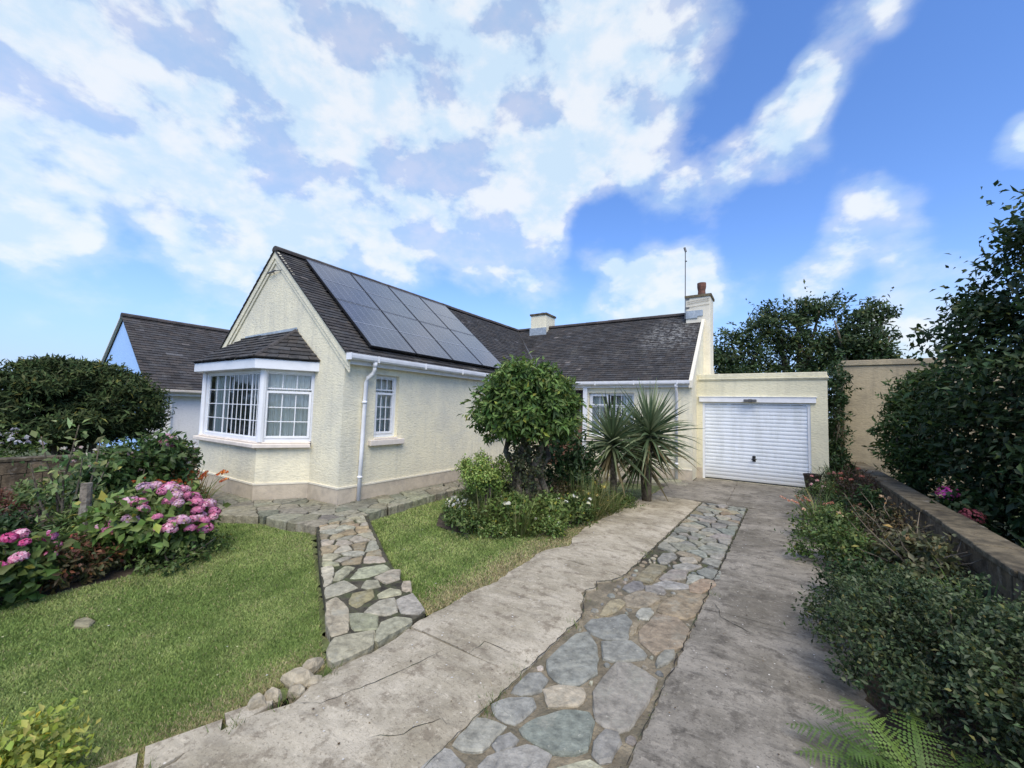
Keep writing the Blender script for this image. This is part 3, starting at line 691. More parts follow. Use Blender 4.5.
# tiny daisies in the lawn, fallen petals and leaf bits on the concrete
r = np.random.RandomState(5)
def specks(name, pts, size, cols, zf, label, cat):
    V, K = [], []
    for x, y in pts:
        a = r.uniform(0, 6.28); w_ = size * r.uniform(.5, 1.3); v = w_ * r.uniform(.5, 1.0); z = zf(x, y); c = np.array(cols[r.randint(len(cols))]) * r.uniform(.8, 1.1); ca, sa = math.cos(a), math.sin(a)
        V.append([(x - ca * w_, y - sa * w_, z), (x - sa * v, y + ca * v, z + r.uniform(0, .004)), (x + ca * w_, y + sa * w_, z), (x + sa * v, y - ca * v, z + r.uniform(0, .004))]); K.append(c)
    V = np.array(V, np.float32); return tag(fast_mesh(name, V.reshape(-1, 3), np.arange(len(V) * 4).reshape(-1, 4), np.repeat(np.array(K), 4, 0), M['petal']), label, cat, kind='stuff')
pts = [(x, y) for x, y in zip(r.uniform(-5.2, -2.4, 260), r.uniform(.3, 9, 260)) if in_poly(LAWN_A, np.array([x]), np.array([y]))[0] or (in_poly(LAWN_B, np.array([x]), np.array([y]))[0] and not in_poly(BED_B, np.array([x]), np.array([y]))[0])]
specks('daisies', pts, .007, [(.75, .75, .68), (.7, .68, .4), (.3, .22, .1)], lambda x, y: float(lawn_z(x, y)) + .018, 'tiny daisies and leaf bits scattered through the mown lawn', 'daisies')
pts = [(x, y) for x, y in zip(r.uniform(-.5, .4, 240), 1.2 + 9 * r.uniform(0, 1, 240) ** 1.5)] + [(x, y) for x, y in zip(r.uniform(-2.25, -1.5, 90), 1.2 + 7 * r.uniform(0, 1, 90) ** 1.5)]
specks('fallen_petals', pts, .007, [(.72, .70, .64), (.62, .6, .54), (.75, .74, .7), (.10, .07, .04), (.2, .14, .07)], lambda x, y: .006, 'white petals and leaf bits scattered over the driveway concrete', 'petals')

# soil beds
mb = MB()
mb.face([(p[0], p[1], -.082) for p in BED_B])
mb.face([(-5.0, 2.1, -.098), (-5.6, 2.2, -.098), (-6.6, 2.15, -.098), (-7.0, 2.55, -.098), (-10.4, 2.35, -.098), (-11.1, 2.3, -.098), (-11.1, -3, -.098), (-5.1, -3, -.098), (-5.1, .55, -.098), (-5.0, .9, -.098), (-5.05, 1.35, -.098)])
mb.face([(.33, -1.5, -.03), (1.6, -1.5, -.03), (1.72, 13.3, -.03), (.95, 13.3, -.03), (.95, 8.6, -.03), (.45, 4, -.03)])
tag(mb.build('soil', M['soil']), kind='structure')
mb = MB(); mb.k = STONE_C['p']
stone(mb, [(-4.64, .89), (-4.50, .86), (-4.41, .93), (-4.50, .98), (-4.62, .95)], -.13, -.080, rg, (.25, .225, .13))
tag(mb.build('lawn_stone', M['stone']), 'flat pale stone sunk in the mown lawn', 'stone')

# loose rubble at the corner of path and driveway
LOOSE = [(-2.44, 1.22, .055, 'round pale rubble stone lying nearest the camera at the lawn edge'), (-2.43, 1.30, .05, 'knobbly pale rubble stone, second in the row along the lawn edge'),
         (-2.43, 1.46, .075, 'long flat rubble stone at the foot of the path'), (-2.36, 1.40, .05, 'small squat rubble stone against the concrete edge'),
         (-2.36, 1.50, .05, 'angular rubble stone between the long flat one and the drive'), (-2.50, 1.57, .06, 'pale rubble stone half in dry grass beside the path end')]
for i, (x, y, s, lab) in enumerate(LOOSE):
    r_ = random.Random(40 + i); mb = MB(); vv_ = r_.uniform(.9, 1.2); mb.k = tuple(c * vv_ for c in (.36, .31, .215))
    rings = []
    ph = [r_.uniform(.75, 1.2) for _ in range(9)]
    for (rr, zz_) in ((.75, -.03), (1.0, .25 * s), (.9, .7 * s), (.5, 1.05 * s)):
        rings.append([mb.v((s * rr * ph[k] * math.cos(k * .698) * (1.5 if i in (2, 5) else 1.05), s * rr * ph[k] * math.sin(k * .698), zz_ + r_.gauss(0, .004))) for k in range(9)])
    for a, b in zip(rings[:-1], rings[1:]):
        for k in range(9): mb.fi([a[k], a[(k + 1) % 9], b[(k + 1) % 9], b[k]])
    mb.fi(rings[-1])
    o = mb.build('rubble_stone', M['stone'], None); o.location = (x, y, -.04); o.rotation_euler = (0, 0, r_.uniform(0, 3))
    tag(o, lab, 'stone', 'loose rubble stones at the foot of the path')

# ------------------------------------------------------------------ roofs
def tile_patch(mb, A, B, Ct, Dt, rows, tw, rg, thick=.016, base=(.054, .052, .051), var=.25, lap=.5):
    A, B, Ct, Dt = map(Vector, (A, B, Ct, Dt))
    n = (B - A).cross(Dt - A)
    if n.length < 1e-9: n = (B - A).cross(Ct - A)
    n.normalize()
    if n.z < 0: n = -n
    for i in range(rows):
        t0 = i / rows; t1 = min(1.0, (i + 1 + lap) / rows)
        L0, R0 = A.lerp(Dt, t0), B.lerp(Ct, t0); L1, R1 = A.lerp(Dt, t1), B.lerp(Ct, t1)
        k = max(1, round((R0 - L0).length / tw)); s = .5 if i % 2 else 0
        us = [0] + [(j + s) / k for j in range(1 if s == 0 else 0, k + (0 if s else 0))] + [1]
        us = sorted(set(min(1, max(0, u)) for u in us))
        rowv = rg.uniform(.9, 1.1)
        for ua, ub in zip(us[:-1], us[1:]):
            g = .0025 / max(.05, (R0 - L0).length)
            lf = n * (thick * (1.9 + rg.gauss(0, .16))); lr = n * (thick * (1.9 + rg.gauss(0, .16))); hi = n * (thick * .5)
            sl_ = (L1 - L0).normalized() * rg.gauss(0, .004)
            p0 = L0.lerp(R0, ua + g) - sl_; p1 = L0.lerp(R0, ub - g) - sl_; q0 = L1.lerp(R1, ua + g); q1 = L1.lerp(R1, ub - g)
            v = rg.uniform(1 - var, 1 + var) * rowv; wv = rg.uniform(-.06, .08)
            if rg.random() < .02: v *= rg.uniform(1.5, 2.6)
            mb.k = (base[0] * v * (1 + wv), base[1] * v, base[2] * v * (1 - wv))
            a, b, c, d = mb.v(p0 + lf), mb.v(p1 + lr), mb.v(q1 + hi), mb.v(q0 + hi)
            e, f = mb.v(p0 + lf - n * thick * 1.2), mb.v(p1 + lr - n * thick * 1.2)
            mb.fi([a, b, c, d]); mb.fi([e, f, b, a]); 
            x, y = mb.v(q0), mb.v(q1)
            mb.fi([e, a, d, x]); mb.fi([b, f, y, c])
    mb.k = (.03, .03, .03)
    mb.face([p - n * .004 for p in (A, B, Ct, Dt)])
def ridge_tiles(mb, A, B, rg, seg=.42, r=.10, base=(.07, .06, .055)):
    A, B = Vector(A), Vector(B); L = (B - A).length; k = max(1, round(L / seg)); t = (B - A) / L
    side = t.cross(Vector((0, 0, 1))).normalized(); up = side.cross(t)
    for i in range(k):
        v = rg.uniform(.7, 1.3); mb.k = tuple(c * v for c in base)
        p = A + t * (L * i / k); q = A + t * (L * (i + 1) / k + .015)
        r0 = r * rg.uniform(.97, 1.05); ra = []; rb = []
        for j in range(7):
            a = math.pi * (-.08 + 1.16 * j / 6)
            o = side * math.cos(a) * r0 + up * (math.sin(a) * r0 * .8 - .03)
            ra.append(mb.v(p + o * 1.02)); rb.append(mb.v(q + o * .97))
        for j in range(6): mb.fi([ra[j], ra[j + 1], rb[j + 1], rb[j]])
        mb.fi(ra); mb.fi(rb[::-1])

# ------------------------------------------------------------------ bungalow
XS, XL, XR = -6.08, -11.11, -8.595       # wing right wall, left wall, ridge
YG, YM = 4.12, 11.05                     # gable plane, main front wall
ZR, ZG = 4.81, 2.535                     # ridge, gutter top
EX = -5.93                               # eave edge of wing (tile edge)
YR, YE = 13.53, 10.93                    # main ridge, main eave edge
XE = -1.70                               # gable end of main block
ZE = 2.50                                # tile edge height at eave
house = empty('bungalow', (-6.08, 4.12, 0), 'cream roughcast bungalow with dark tiled roof, bay window and attached garage', 'bungalow')

def wall_with_holes(mb, O, U, N, u0, u1, z0, z1, holes, reveal=.12):
    O, U, N = Vector(O), Vector(U), Vector(N)
    us = sorted({u0, u1} | {h[0] for h in holes} | {h[1] for h in holes}); zs = sorted({z0, z1} | {h[2] for h in holes} | {h[3] for h in holes})
    P = lambda u, z, d=0: O + U * u + N * d + Vector((0, 0, z))
    for a, b in zip(us[:-1], us[1:]):
        for c, d in zip(zs[:-1], zs[1:]):
            if any(h[0] <= a and b <= h[1] and h[2] <= c and d <= h[3] for h in holes): continue
            mb.face([P(a, c), P(b, c), P(b, d), P(a, d)])
    for a, b, c, d in holes:
        mb.face([P(a, c), P(a, d), P(a, d, -reveal), P(a, c, -reveal)]); mb.face([P(b, d), P(b, c), P(b, c, -reveal), P(b, d, -reveal)])
        mb.face([P(a, d), P(b, d), P(b, d, -reveal), P(a, d, -reveal)]); mb.face([P(b, c), P(a, c), P(a, c, -reveal), P(b, c, -reveal)])

def window(root, O, U, N, u0, u1, z0, z1, recess=.07, secs=None, fr=.055, sill=None, curtain='sides', room=True, label=None):
    """secs: list of (ua,ub,za,zb,ncols,nrows,sash) sub-lights in window coordinates"""
    O, U, N = Vector(O), Vector(U), Vector(N)
    mb = MB()
    B = lambda a, b, d0, d1, c, d: mb.obox(O, U, N, a, b, d0, d1, c, d)
    r0 = -recess - .06; r1 = -recess
    B(u0, u0 + fr, r0, r1, z0, z1); B(u1 - fr, u1, r0, r1, z0, z1); B(u0 + fr, u1 - fr, r0, r1, z0, z0 + fr * 1.15); B(u0 + fr, u1 - fr, r0, r1, z1 - fr, z1)
    panes = MB()
    for (a, b, c, d, nc, nr, sash) in secs:
        f = .04 if sash else .022
        e0, e1 = (r0 + .006, r1 + .014) if sash else (r0 + .015, r1 - .02)
        B(a, a + f, e0, e1, c, d); B(b - f, b, e0, e1, c, d); B(a + f, b - f, e0, e1, c, c + f); B(a + f, b - f, e0, e1, d - f, d)
        ia, ib, ic, id_ = a + f, b - f, c + f, d - f
        for k in range(1, nc):
            x = ia + (ib - ia) * k / nc; B(x - .008, x + .008, r0 + .022, r0 + .038, ic, id_)
        for k in range(1, nr):
            z = ic + (id_ - ic) * k / nr; B(ia, ib, r0 + .0225, r0 + .0375, z - .008, z + .008)
        dd = r0 + .03
        panes.face([O + U * ia + N * dd + Vector((0, 0, ic)), O + U * ib + N * dd + Vector((0, 0, ic)), O + U * ib + N * dd + Vector((0, 0, id_)), O + U * ia + N * dd + Vector((0, 0, id_))])
    wo_ = mb.build('window', M['white'], root, bevel=.003)
    if label: wo_['label'] = label
    off = root_offset(root)
    def sub(b, name, mat): 
        o = b.build(name, mat, None); 
        for v in o.data.vertices: v.co -= off
        o.parent = wo_; return o
    sub(panes, 'pane', M['glass'])
    if room:
        rb = MB(); dp = 1.1
        P = lambda u, d, z: O + U * u + N * d + Vector((0, 0, z))
        a, b, c, d = u0 - .3, u1 + .3, z0 - .2, z1 + .1
        y0 = r0 - .03
        rb.face([P(a, -dp, c), P(b, -dp, c), P(b, -dp, d), P(a, -dp, d)])
        rb.face([P(a, y0, c), P(a, -dp, c), P(a, -dp, d), P(a, y0, d)]); rb.face([P(b, -dp, c), P(b, y0, c), P(b, y0, d), P(b, -dp, d)])
        rb.face([P(a, y0, d), P(a, -dp, d), P(b, -dp, d), P(b, y0, d)]); rb.face([P(a, y0, c), P(b, y0, c), P(b, -dp, c), P(a, -dp, c)])
        sub(rb, 'room_lining', M['room'])
    if curtain:
        cb = MB(); spans = {'sides': [(u0 + .02, u0 + (u1 - u0) * .30), (u1 - (u1 - u0) * .28, u1 - .02)], 'full': [(u0 + .02, u1 - .02)], 'left': [(u0 + .02, u0 + (u1 - u0) * .25)]}[curtain if isinstance(curtain, str) else 'sides']
        for a, b in spans:
            n = max(8, int((b - a) / .018)); pr = None
            for k in range(n + 1):
                u = a + (b - a) * k / n; dd = r0 - .07 + .025 * math.sin(k * 1.05) + .008 * math.sin(k * 2.7)
                cur = (O + U * u + N * dd + Vector((0, 0, z0 - .02)), O + U * u + N * dd + Vector((0, 0, z1 + .02)))
                if pr: cb.face([pr[0], cur[0], cur[1], pr[1]])
                pr = cur
        sub(cb, 'curtain', M['curtain'])
    if sill:
        sb = MB(); sw, st, sp = sill
        sb.obox(O, U, N, u0 - sw, u1 + sw, -recess, sp, z0 - .035 - st, z0 - .035)
        sb.obox(O, U, N, u0 + .002, u1 - .002, -recess + .002, .03, z0 - .033, z0 - .002)
        o = sub(sb, 'sill', M['sill'])
        m = o.modifiers.new('bevel', 'BEVEL'); m.width = .008; m.segments = 2
    return wo_

# walls of the wing and the main block
BAYX0, BAYX1, BAYC0, BAYC1, BAYY = -9.80, -7.42, -10.27, -6.95, 3.43
mb = MB()
W1 = (4.78, 5.32, 1.08, 2.24); W2 = (8.36, 9.30, 1.08, 2.24)
wall_with_holes(mb, (XS, 0, 0), (0, 1, 0), (1, 0, 0), YG, YM, 0, 2.50, [W1, W2], .2)
# gable wall: beside, below and above the bay
for a, b, c, d in ((XL, BAYC0, 0, 2.36), (BAYC1, XS, 0, 2.36)):
    mb.face([(a, YG, c), (b, YG, c), (b, YG, d), (a, YG, d)])
sl2 = (ZR - .06 - 2.36) / (XS - XR)
mb.face([(XL, YG, 2.36), (XS, YG, 2.36), (XS, YG, 2.40), (XR, YG, ZR - .05), (XL, YG, 2.40)])
mb.face([(XL, YG, 0), (XL, 16.1, 0), (XL, 16.1, 2.5), (XL, YG, 2.5)])
MW = (-4.50, -3.17, .95, 2.215); PW = (-6.0, -4.66, 0.0, 2.30)
wall_with_holes(mb, (0, YM, 0), (1, 0, 0), (0, -1, 0), XS, XE, 0, 2.50, [MW, PW], .2)
# gable end of the main block
mb.face([(XE, YM, 0), (XE, 16.1, 0), (XE, 16.1, 2.45), (XE, YR, ZR + .02), (XE, YM, 2.45)])
mb.face([(XL, 16.1, 0), (XE, 16.1, 0), (XE, 16.1, 2.5), (XL, 16.1, 2.5)])
# bay walls below and a strip above the windows
bayp = [(BAYC0, YG), (BAYX0, BAYY), (BAYX1, BAYY), (BAYC1, YG)]
for (a, b) in zip(bayp[:-1], bayp[1:]):
    mb.face([(a[0], a[1], 0), (b[0], b[1], 0), (b[0], b[1], .90), (a[0], a[1], .90)])
mb.build('wall', M['wall'], house)
# raised skew (parapet verge) on the gable end
mb = MB()
mb.sweep([(-.055, -.10), (.03, -.10), (.03, .085), (-.055, .085)], [(XE, YE - .06, 2.44), (XE, YR, ZR + .03)], (1, 0, 0), (0, 0, 1))
mb.sweep([(-.055, -.10), (.03, -.10), (.03, .085), (-.055, .085)], [(XE, YR + .001, ZR + .03), (XE, 16.1, 2.44)], (1, 0, 0), (0, 0, 1))
mb.build('parapet', M['trim'], house)

# plinth band + cream bead following wing, bay and front
mb = MB(); bd = MB()
run_ = [(XL, YG), (BAYC0, YG), (BAYX0, BAYY), (BAYX1, BAYY), (BAYC1, YG), (XS, YG), (XS, YM), (XE, YM)]
def offset_run(run, d):
    out = []
    for i, p in enumerate(run):
        ns = []
        for a, b in ((i - 1, i), (i, i + 1)):
            if 0 <= a and b < len(run):
                dx, dy = run[b][0] - run[a][0], run[b][1] - run[a][1]; l = math.hypot(dx, dy); ns.append((dy / l, -dx / l))
        if len(ns) == 1: out.append((p[0] + ns[0][0] * d, p[1] + ns[0][1] * d))
        else:
            n0, n1_ = ns; k = 1 + n0[0] * n1_[0] + n0[1] * n1_[1]
            out.append((p[0] + (n0[0] + n1_[0]) * d / k, p[1] + (n0[1] + n1_[1]) * d / k))
    return out
def band(mb, run, d, z0, z1, top=True, din=-.01):
    o = offset_run(run, d); i_ = offset_run(run, din)
    for k in range(len(run) - 1):
        a, b = o[k], o[k + 1]; c, e = i_[k], i_[k + 1]
        mb.face([(a[0], a[1], z0), (b[0], b[1], z0), (b[0], b[1], z1), (a[0], a[1], z1)])
        mb.face([(a[0], a[1], z1), (b[0], b[1], z1), (e[0], e[1], z1), (c[0], c[1], z1)])
        mb.face([(b[0], b[1], z0), (a[0], a[1], z0), (c[0], c[1], z0), (e[0], e[1], z0)])
    for k in (0, len(run) - 1):
        mb.face([(o[k][0], o[k][1], z0), (o[k][0], o[k][1], z1), (i_[k][0], i_[k][1], z1), (i_[k][0], i_[k][1], z0)])
band(mb, run_, .022, -.1, .255); mb.build('plinth', M['plinth'], house)
band(bd, run_, .030, .2555, .285); bd.build('plinth_bead', M['trim'], house)

# verge bands on the gable
mb = MB()
for s in (1, -1):
    hx = (XS - XR) + .15
    pts = lambda y, o: [Vector((XR + s * hx + 0, y, ZE - .03 + o)), Vector((XR, y, ZR - .0 + o))]
    for (y, lo, hi) in ((YG - .045, -.16, .03), (YG - .025, -.26, -.165)):
        a0, a1 = pts(y, lo); b0, b1 = pts(y, hi)
        yb = Vector((0, YG - y - .001, 0))
        mb.face([a0, a1, b1, b0]); mb.face([a0, b0, b0 + yb, a0 + yb]); mb.face([b0, b1, b1 + yb, b0 + yb]); mb.face([a1, a0, a0 + yb, a1 + yb])
mb.build('verge_trim', M['wall'], house)

# roof tiles
rg = random.Random(11); mb = MB()
rows = 34
wl = XS + .15 - XR
tile_patch(mb, (EX, YG - .07, ZE), (EX, 13.5, ZE), (XR, 13.5, ZR), (XR, YG - .07, ZR), rows, .168, rg)
tile_patch(mb, (2 * XR - EX, YG - .07, ZE), (2 * XR - EX, 16.2, ZE), (XR, 13.5, ZR), (XR, YG - .07, ZR), 20, .4, rg)
tile_patch(mb, (XR - 2.66, YE, ZE), (XE - .055, YE, ZE), (XE - .055, YR, ZR), (XR - .0, YR, ZR), rows, .168, rg)
tile_patch(mb, (XE - .16, 16.2, ZE), (XR - 2.66, 16.2, ZE), (XR, YR, ZR), (XE - .16, YR, ZR), 16, .5, rg)
roof = mb.build('roof', M['tile'], house)
mb = MB()
ridge_tiles(mb, (XR, YG - .06, ZR + .045), (XR, YR, ZR + .045), rg); ridge_tiles(mb, (XR, YR, ZR + .045), (XE - .16, YR, ZR + .045), rg)
mb.build('ridge', M['tile'], house)
# valley lead between the two slopes
mb = MB()
a0 = Vector((EX + .02, YE, ZE + .045)); a1 = Vector((XR, YR, ZR + .03))
mb.face([a0 + Vector((.05, -.005, .012)), a0 + Vector((-.05, .0, .012)), a1 + Vector((-.03, 0, .01)), a1 + Vector((.03, -.03, .01))])
mb.build('valley', M['grey'], house)

# fascia, soffit, gutters and downpipes
mb = MB()
mb.box(XS + .002, EX - .03, YG - .02, YE, 2.36, 2.385)                    # soffit board
mb.box(EX - .045, EX - .02, YG - .02, YE, 2.386, 2.49)
mb.box(XS + .1, XE + .02, YE + .025, YE + .05, 2.386, 2.49)
mb.box(XS + .1, XE - .002, YE + .03, YM - .002, 2.36, 2.385)
mb.build('fascia', M['fascia'], house)
gp = [(0, .055), (.0, .0), (.02, -.035), (.055, -.05), (.095, -.045), (.118, -.02), (.124, .02), (.124, .055), (.112, .055), (.112, .02), (.09, -.025), (.055, -.036), (.03, -.025), (.012, .0), (.012, .055)]
mb = MB()
mb.sweep(gp, [(EX - .015, YG - .06, 2.475), (EX - .015, YE - .02, 2.475)], (1, 0, 0), (0, 0, 1))
mb.sweep(gp, [(EX + .02, YE + .02, 2.475), (XE - .03, YE + .02, 2.475)], (0, -1, 0), (0, 0, 1))
for y in np.arange(YG + .5, YE, 1.15): mb.box(EX - .017, EX + .114, y - .012, y + .012, 2.42, 2.535)
for x in np.arange(EX + .6, XE, 1.1): mb.box(x - .012, x + .012, YE - .109, YE + .022, 2.42, 2.535)
mb.box(EX - .02, EX + .115, YG - .072, YG - .058, 2.42, 2.535)
mb.build('gutter', M['fascia'], house)
def downpipe(pts, brk):
    mb = MB(); mb.tube(pts, .036, 12)
    for p, n in brk:
        mb.tube([(p[0], p[1], p[2] - .02), (p[0], p[1], p[2] + .02)], .044, 12)
    mb.tube([pts[0], (pts[0][0], pts[0][1], pts[0][2] - .09)], .044, 12)
    return mb.build('downpipe', M['fascia'], house, smooth=True)
downpipe([(EX + .045, 4.58, 2.43), (EX + .045, 4.58, 2.30), (EX + .01, 4.575, 2.23), (XS + .09, 4.53, 2.16), (XS + .06, 4.52, 2.08), (XS + .06, 4.50, 1.0), (XS + .06, 4.48, .02)], [((XS + .06, 4.505, 1.72), 0), ((XS + .06, 4.485, .42), 0)])
downpipe([(-2.06, YE - .04, 2.43), (-2.06, YE - .03, 2.3), (-2.06, YM - .06, 2.2), (-2.06, YM - .06, .02)], [((-2.06, YM - .06, 1.6), 0), ((-2.06, YM - .06, .4), 0)])

# windows of the wing side
def std_secs(a, b, z0, z1, cols=3):
    f = .055; zt = z0 + (z1 - z0) * .735
    return [(a + f, b - f, zt + .02, z1 - f, cols, 1, False), (a + f, b - f, z0 + f * 1.15, zt - .02, cols, 3, True)]
window(house, (XS, 0, 0), (0, 1, 0), (1, 0, 0), *W1, recess=.08, secs=std_secs(W1[0], W1[1], W1[2], W1[3]), sill=(.12, .10, .09), curtain='full')
window(house, (XS, 0, 0), (0, 1, 0), (1, 0, 0), *W2, recess=.08, secs=std_secs(W2[0], W2[1], W2[2], W2[3], 4), sill=(.12, .10, .09), curtain='sides')
a, b, c, d = MW; um = a + (b - a) * .44
window(house, (0, YM, 0), (1, 0, 0), (0, -1, 0), *MW, recess=.08, secs=[(a + .055, um - .025, c + .9, d - .055, 2, 1, True), (a + .055, um - .025, c + .065, c + .88, 2, 2, False), (um + .025, b - .055, c + .9, d - .055, 4, 1, False), (um + .025, b - .055, c + .065, c + .88, 4, 3, False)], sill=(.1, .1, .09), curtain='sides')
# rendered pilaster beside the window and dark glazed porch
mb = MB(); mb.box(-4.64, -4.52, YM - .09, YM + .0, 0, 2.36); mb.build('pilaster', M['white'], house)
mb = MB()
mb.box(-6.0, -4.66, YM + .07, YM + .10, 1.0, 2.3)
for k in range(9):
    x = -5.98 + k * .16; mb.box(x, x + .035, YM + .03, YM + .068, 1.0, 2.3)
mb.build('porch_screen', M['timber'], house)
mb = MB()
for k in range(8): mb.box(-5.91 + k * .16, -5.87 + k * .16, YM + .04, YM + .065, 1.02, 1.75)
mb.build('porch_slats', M['blind'], house)
mb = MB(); mb.box(-6.0, -4.66, YM - .03, YM + .15, 0, 1.0); mb.box(-4.86, -4.66, YM - .045, YM + .06, 0, 1.35); mb.build('porch_wall', M['brick'], house)

# bay windows
RMB = house
zb0, zb1 = .985, 2.243
U0 = Vector((1, 0, 0)); a, b = BAYX0 + .10, BAYX1 - .02
window(RMB, (0, BAYY + .03, 0), (1, 0, 0), (0, -1, 0), a, b, zb0, zb1, recess=0, secs=[(a + .055, -8.935, zb0 + .06, zb1 - .055, 2, 4, False), (-8.935, -7.845, zb0 + .06, zb1 - .055, 6, 4, False), (-7.845, b - .055, zb0 + .06, zb1 - .055, 3, 4, False)], curtain=None, room=False, label='wide front bay window with three multi-paned lights')
uc = Vector((BAYC1 - BAYX1, YG - BAYY, 0)); Lc = uc.length; uc.normalize(); nc = Vector((uc.y, -uc.x, 0))
a, b = .03, Lc + .012
window(RMB, Vector((BAYX1, BAYY, 0)) - nc * .03, uc, nc, a, b, zb0, zb1, recess=0, secs=[(a + .05, b - .05, zb0 + .92, zb1 - .05, 3, 1, False), (a + .05, b - .05, zb0 + .06, zb0 + .89, 3, 3, True)], curtain=None, room=False, label='angled right-hand bay window with opening sash')
ul = Vector((BAYX0 - BAYC0, BAYY - YG, 0)); Ll = ul.length; ul.normalize(); nl = Vector((ul.y, -ul.x, 0))
window(RMB, Vector((BAYC0, YG, 0)) - nl * .03, ul, nl, -.012, Ll - .03, zb0, zb1, recess=0, secs=[(.08, Ll - .08, zb0 + .92, zb1 - .05, 3, 1, False), (.08, Ll - .08, zb0 + .06, zb0 + .89, 3, 3, True)], curtain=None, room=False, label='angled left-hand bay window')
for p in ((BAYX0, BAYY), (BAYX1, BAYY)):
    mb = MB(); mb.tube([(p[0], p[1] + .045, zb0), (p[0], p[1] + .045, zb1)], .062, 10)
    mb.build('corner_post', M['white'], house, smooth=False)
mb = MB(); sr_ = bayp
so = offset_run([(BAYC0 + .002, YG), (BAYX0, BAYY), (BAYX1, BAYY), (BAYC1 - .002, YG)], .095)
mb.prism(so[::1] + [(BAYC1 - .1, YG + .001), (BAYC0 + .1, YG + .001)], .885, .955)
mb.prism(offset_run(bayp, .02) + [(BAYC1 - .12, YG + .002), (BAYC0 + .12, YG + .002)], .956, .984)
mb.build('bay_sill', M['sill'], house, bevel=.012)
# bay room: floor, back wall and curtains
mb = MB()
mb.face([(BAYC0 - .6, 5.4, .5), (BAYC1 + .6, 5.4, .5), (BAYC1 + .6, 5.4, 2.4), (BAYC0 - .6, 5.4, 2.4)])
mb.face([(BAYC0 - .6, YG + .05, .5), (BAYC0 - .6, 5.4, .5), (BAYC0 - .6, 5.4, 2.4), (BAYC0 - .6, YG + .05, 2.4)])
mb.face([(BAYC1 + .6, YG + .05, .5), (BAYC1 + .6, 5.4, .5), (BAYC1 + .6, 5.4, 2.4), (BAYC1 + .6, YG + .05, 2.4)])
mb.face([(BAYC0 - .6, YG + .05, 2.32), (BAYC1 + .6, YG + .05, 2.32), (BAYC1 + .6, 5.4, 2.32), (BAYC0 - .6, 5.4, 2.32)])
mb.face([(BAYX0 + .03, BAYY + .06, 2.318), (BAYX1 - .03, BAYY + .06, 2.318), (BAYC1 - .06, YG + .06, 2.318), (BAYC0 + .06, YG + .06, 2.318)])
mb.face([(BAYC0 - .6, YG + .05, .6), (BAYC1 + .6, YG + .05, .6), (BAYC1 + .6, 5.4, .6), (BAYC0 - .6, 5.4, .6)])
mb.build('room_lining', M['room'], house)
mb = MB()
def curtain(mb, O, U, N, a, b, z0, z1, d, amp=.022, f=1.0):
    n = max(8, int((b - a) / .016)); pr = None; O, U, N = Vector(O), Vector(U), Vector(N)
    for k in range(n + 1):
        p = O + U * (a + (b - a) * k / n) - N * (d + amp * math.sin(k * f) + .3 * amp * math.sin(k * f * 2.3 + 1))
        c_ = (p + Vector((0, 0, z0)), p + Vector((0, 0, z1)))
        if pr: mb.face([pr[0], c_[0], c_[1], pr[1]])
        pr = c_
curtain(mb, (BAYX1, BAYY, 0), uc, nc, .06, Lc - .02, .98, 2.3, .16); mb.build('curtain', M['curtain'], house); mb = MB()
curtain(mb, (0, BAYY, 0), (1, 0, 0), (0, -1, 0), BAYX0 + .12, BAYX0 + .78, .98, 2.3, .17); mb.build('curtain', M['curtain'], house); mb = MB()
curtain(mb, (0, BAYY, 0), (1, 0, 0), (0, -1, 0), BAYX1 - .22, BAYX1 - .08, .98, 2.3, .20)
mb.build('curtain', M['curtain'], house)
mb = MB()
for k in range(13): 
    x = -8.93 + k * .092
    mb.box(x, x + .032, BAYY + .2, BAYY + .204, 1.0, 2.3)
mb.build('blind', M['blind'], house)
# bay fascia and hipped roof
mb = MB()
fo = offset_run([(BAYC0, YG), (BAYX0, BAYY), (BAYX1, BAYY), (BAYC1, YG)], .15)
fo[0] = (fo[0][0], YG); fo[-1] = (fo[-1][0], YG)
fi_ = offset_run([(BAYC0, YG), (BAYX0, BAYY), (BAYX1, BAYY), (BAYC1, YG)], -.05)
mb.prism(fo + [(fi_[-1][0], YG), fi_[2], fi_[1], (fi_[0][0], YG)], 2.245, 2.415)
mb.build('bay_fascia', M['white'], house, bevel=.006)
mb = MB()
eo = offset_run([(BAYC0, YG), (BAYX0, BAYY), (BAYX1, BAYY), (BAYC1, YG)], .18)
T0, T1 = (-9.60, YG - .012, 3.06), (-7.66, YG - .012, 3.06); ez = 2.425
E0 = (eo[0][0], YG - .012, ez); E1 = (eo[1][0], eo[1][1], ez); E2 = (eo[2][0], eo[2][1], ez); E3 = (eo[3][0], YG - .012, ez)
tile_patch(mb, E1, E2, T1, T0, 8, .168, rg, .02); tile_patch(mb, E2, E3, T1, T1, 8, .168, rg, .02); tile_patch(mb, E0, E1, T0, T0, 8, .168, rg, .02)
ridge_tiles(mb, Vector(E2) + Vector((0, 0, .04)), Vector(T1) + Vector((0, 0, .03)), rg, .2, .05, (.05, .046, .045))
mb.build('bay_roof', M['tile'], house)
mb = MB()
mb.face([(-9.75, YG - .02, 3.02), (-7.6, YG - .02, 3.04), (-7.62, YG - .02, 3.12), (-9.7, YG - .02, 3.10)])
mb.face([(-9.75, YG - .02, 3.02), (-9.7, YG - .12, 3.03), (-9.1, YG - .13, 3.03), (-9.0, YG - .02, 3.08)])
mb.build('bay_flashing', M['lead'], house)
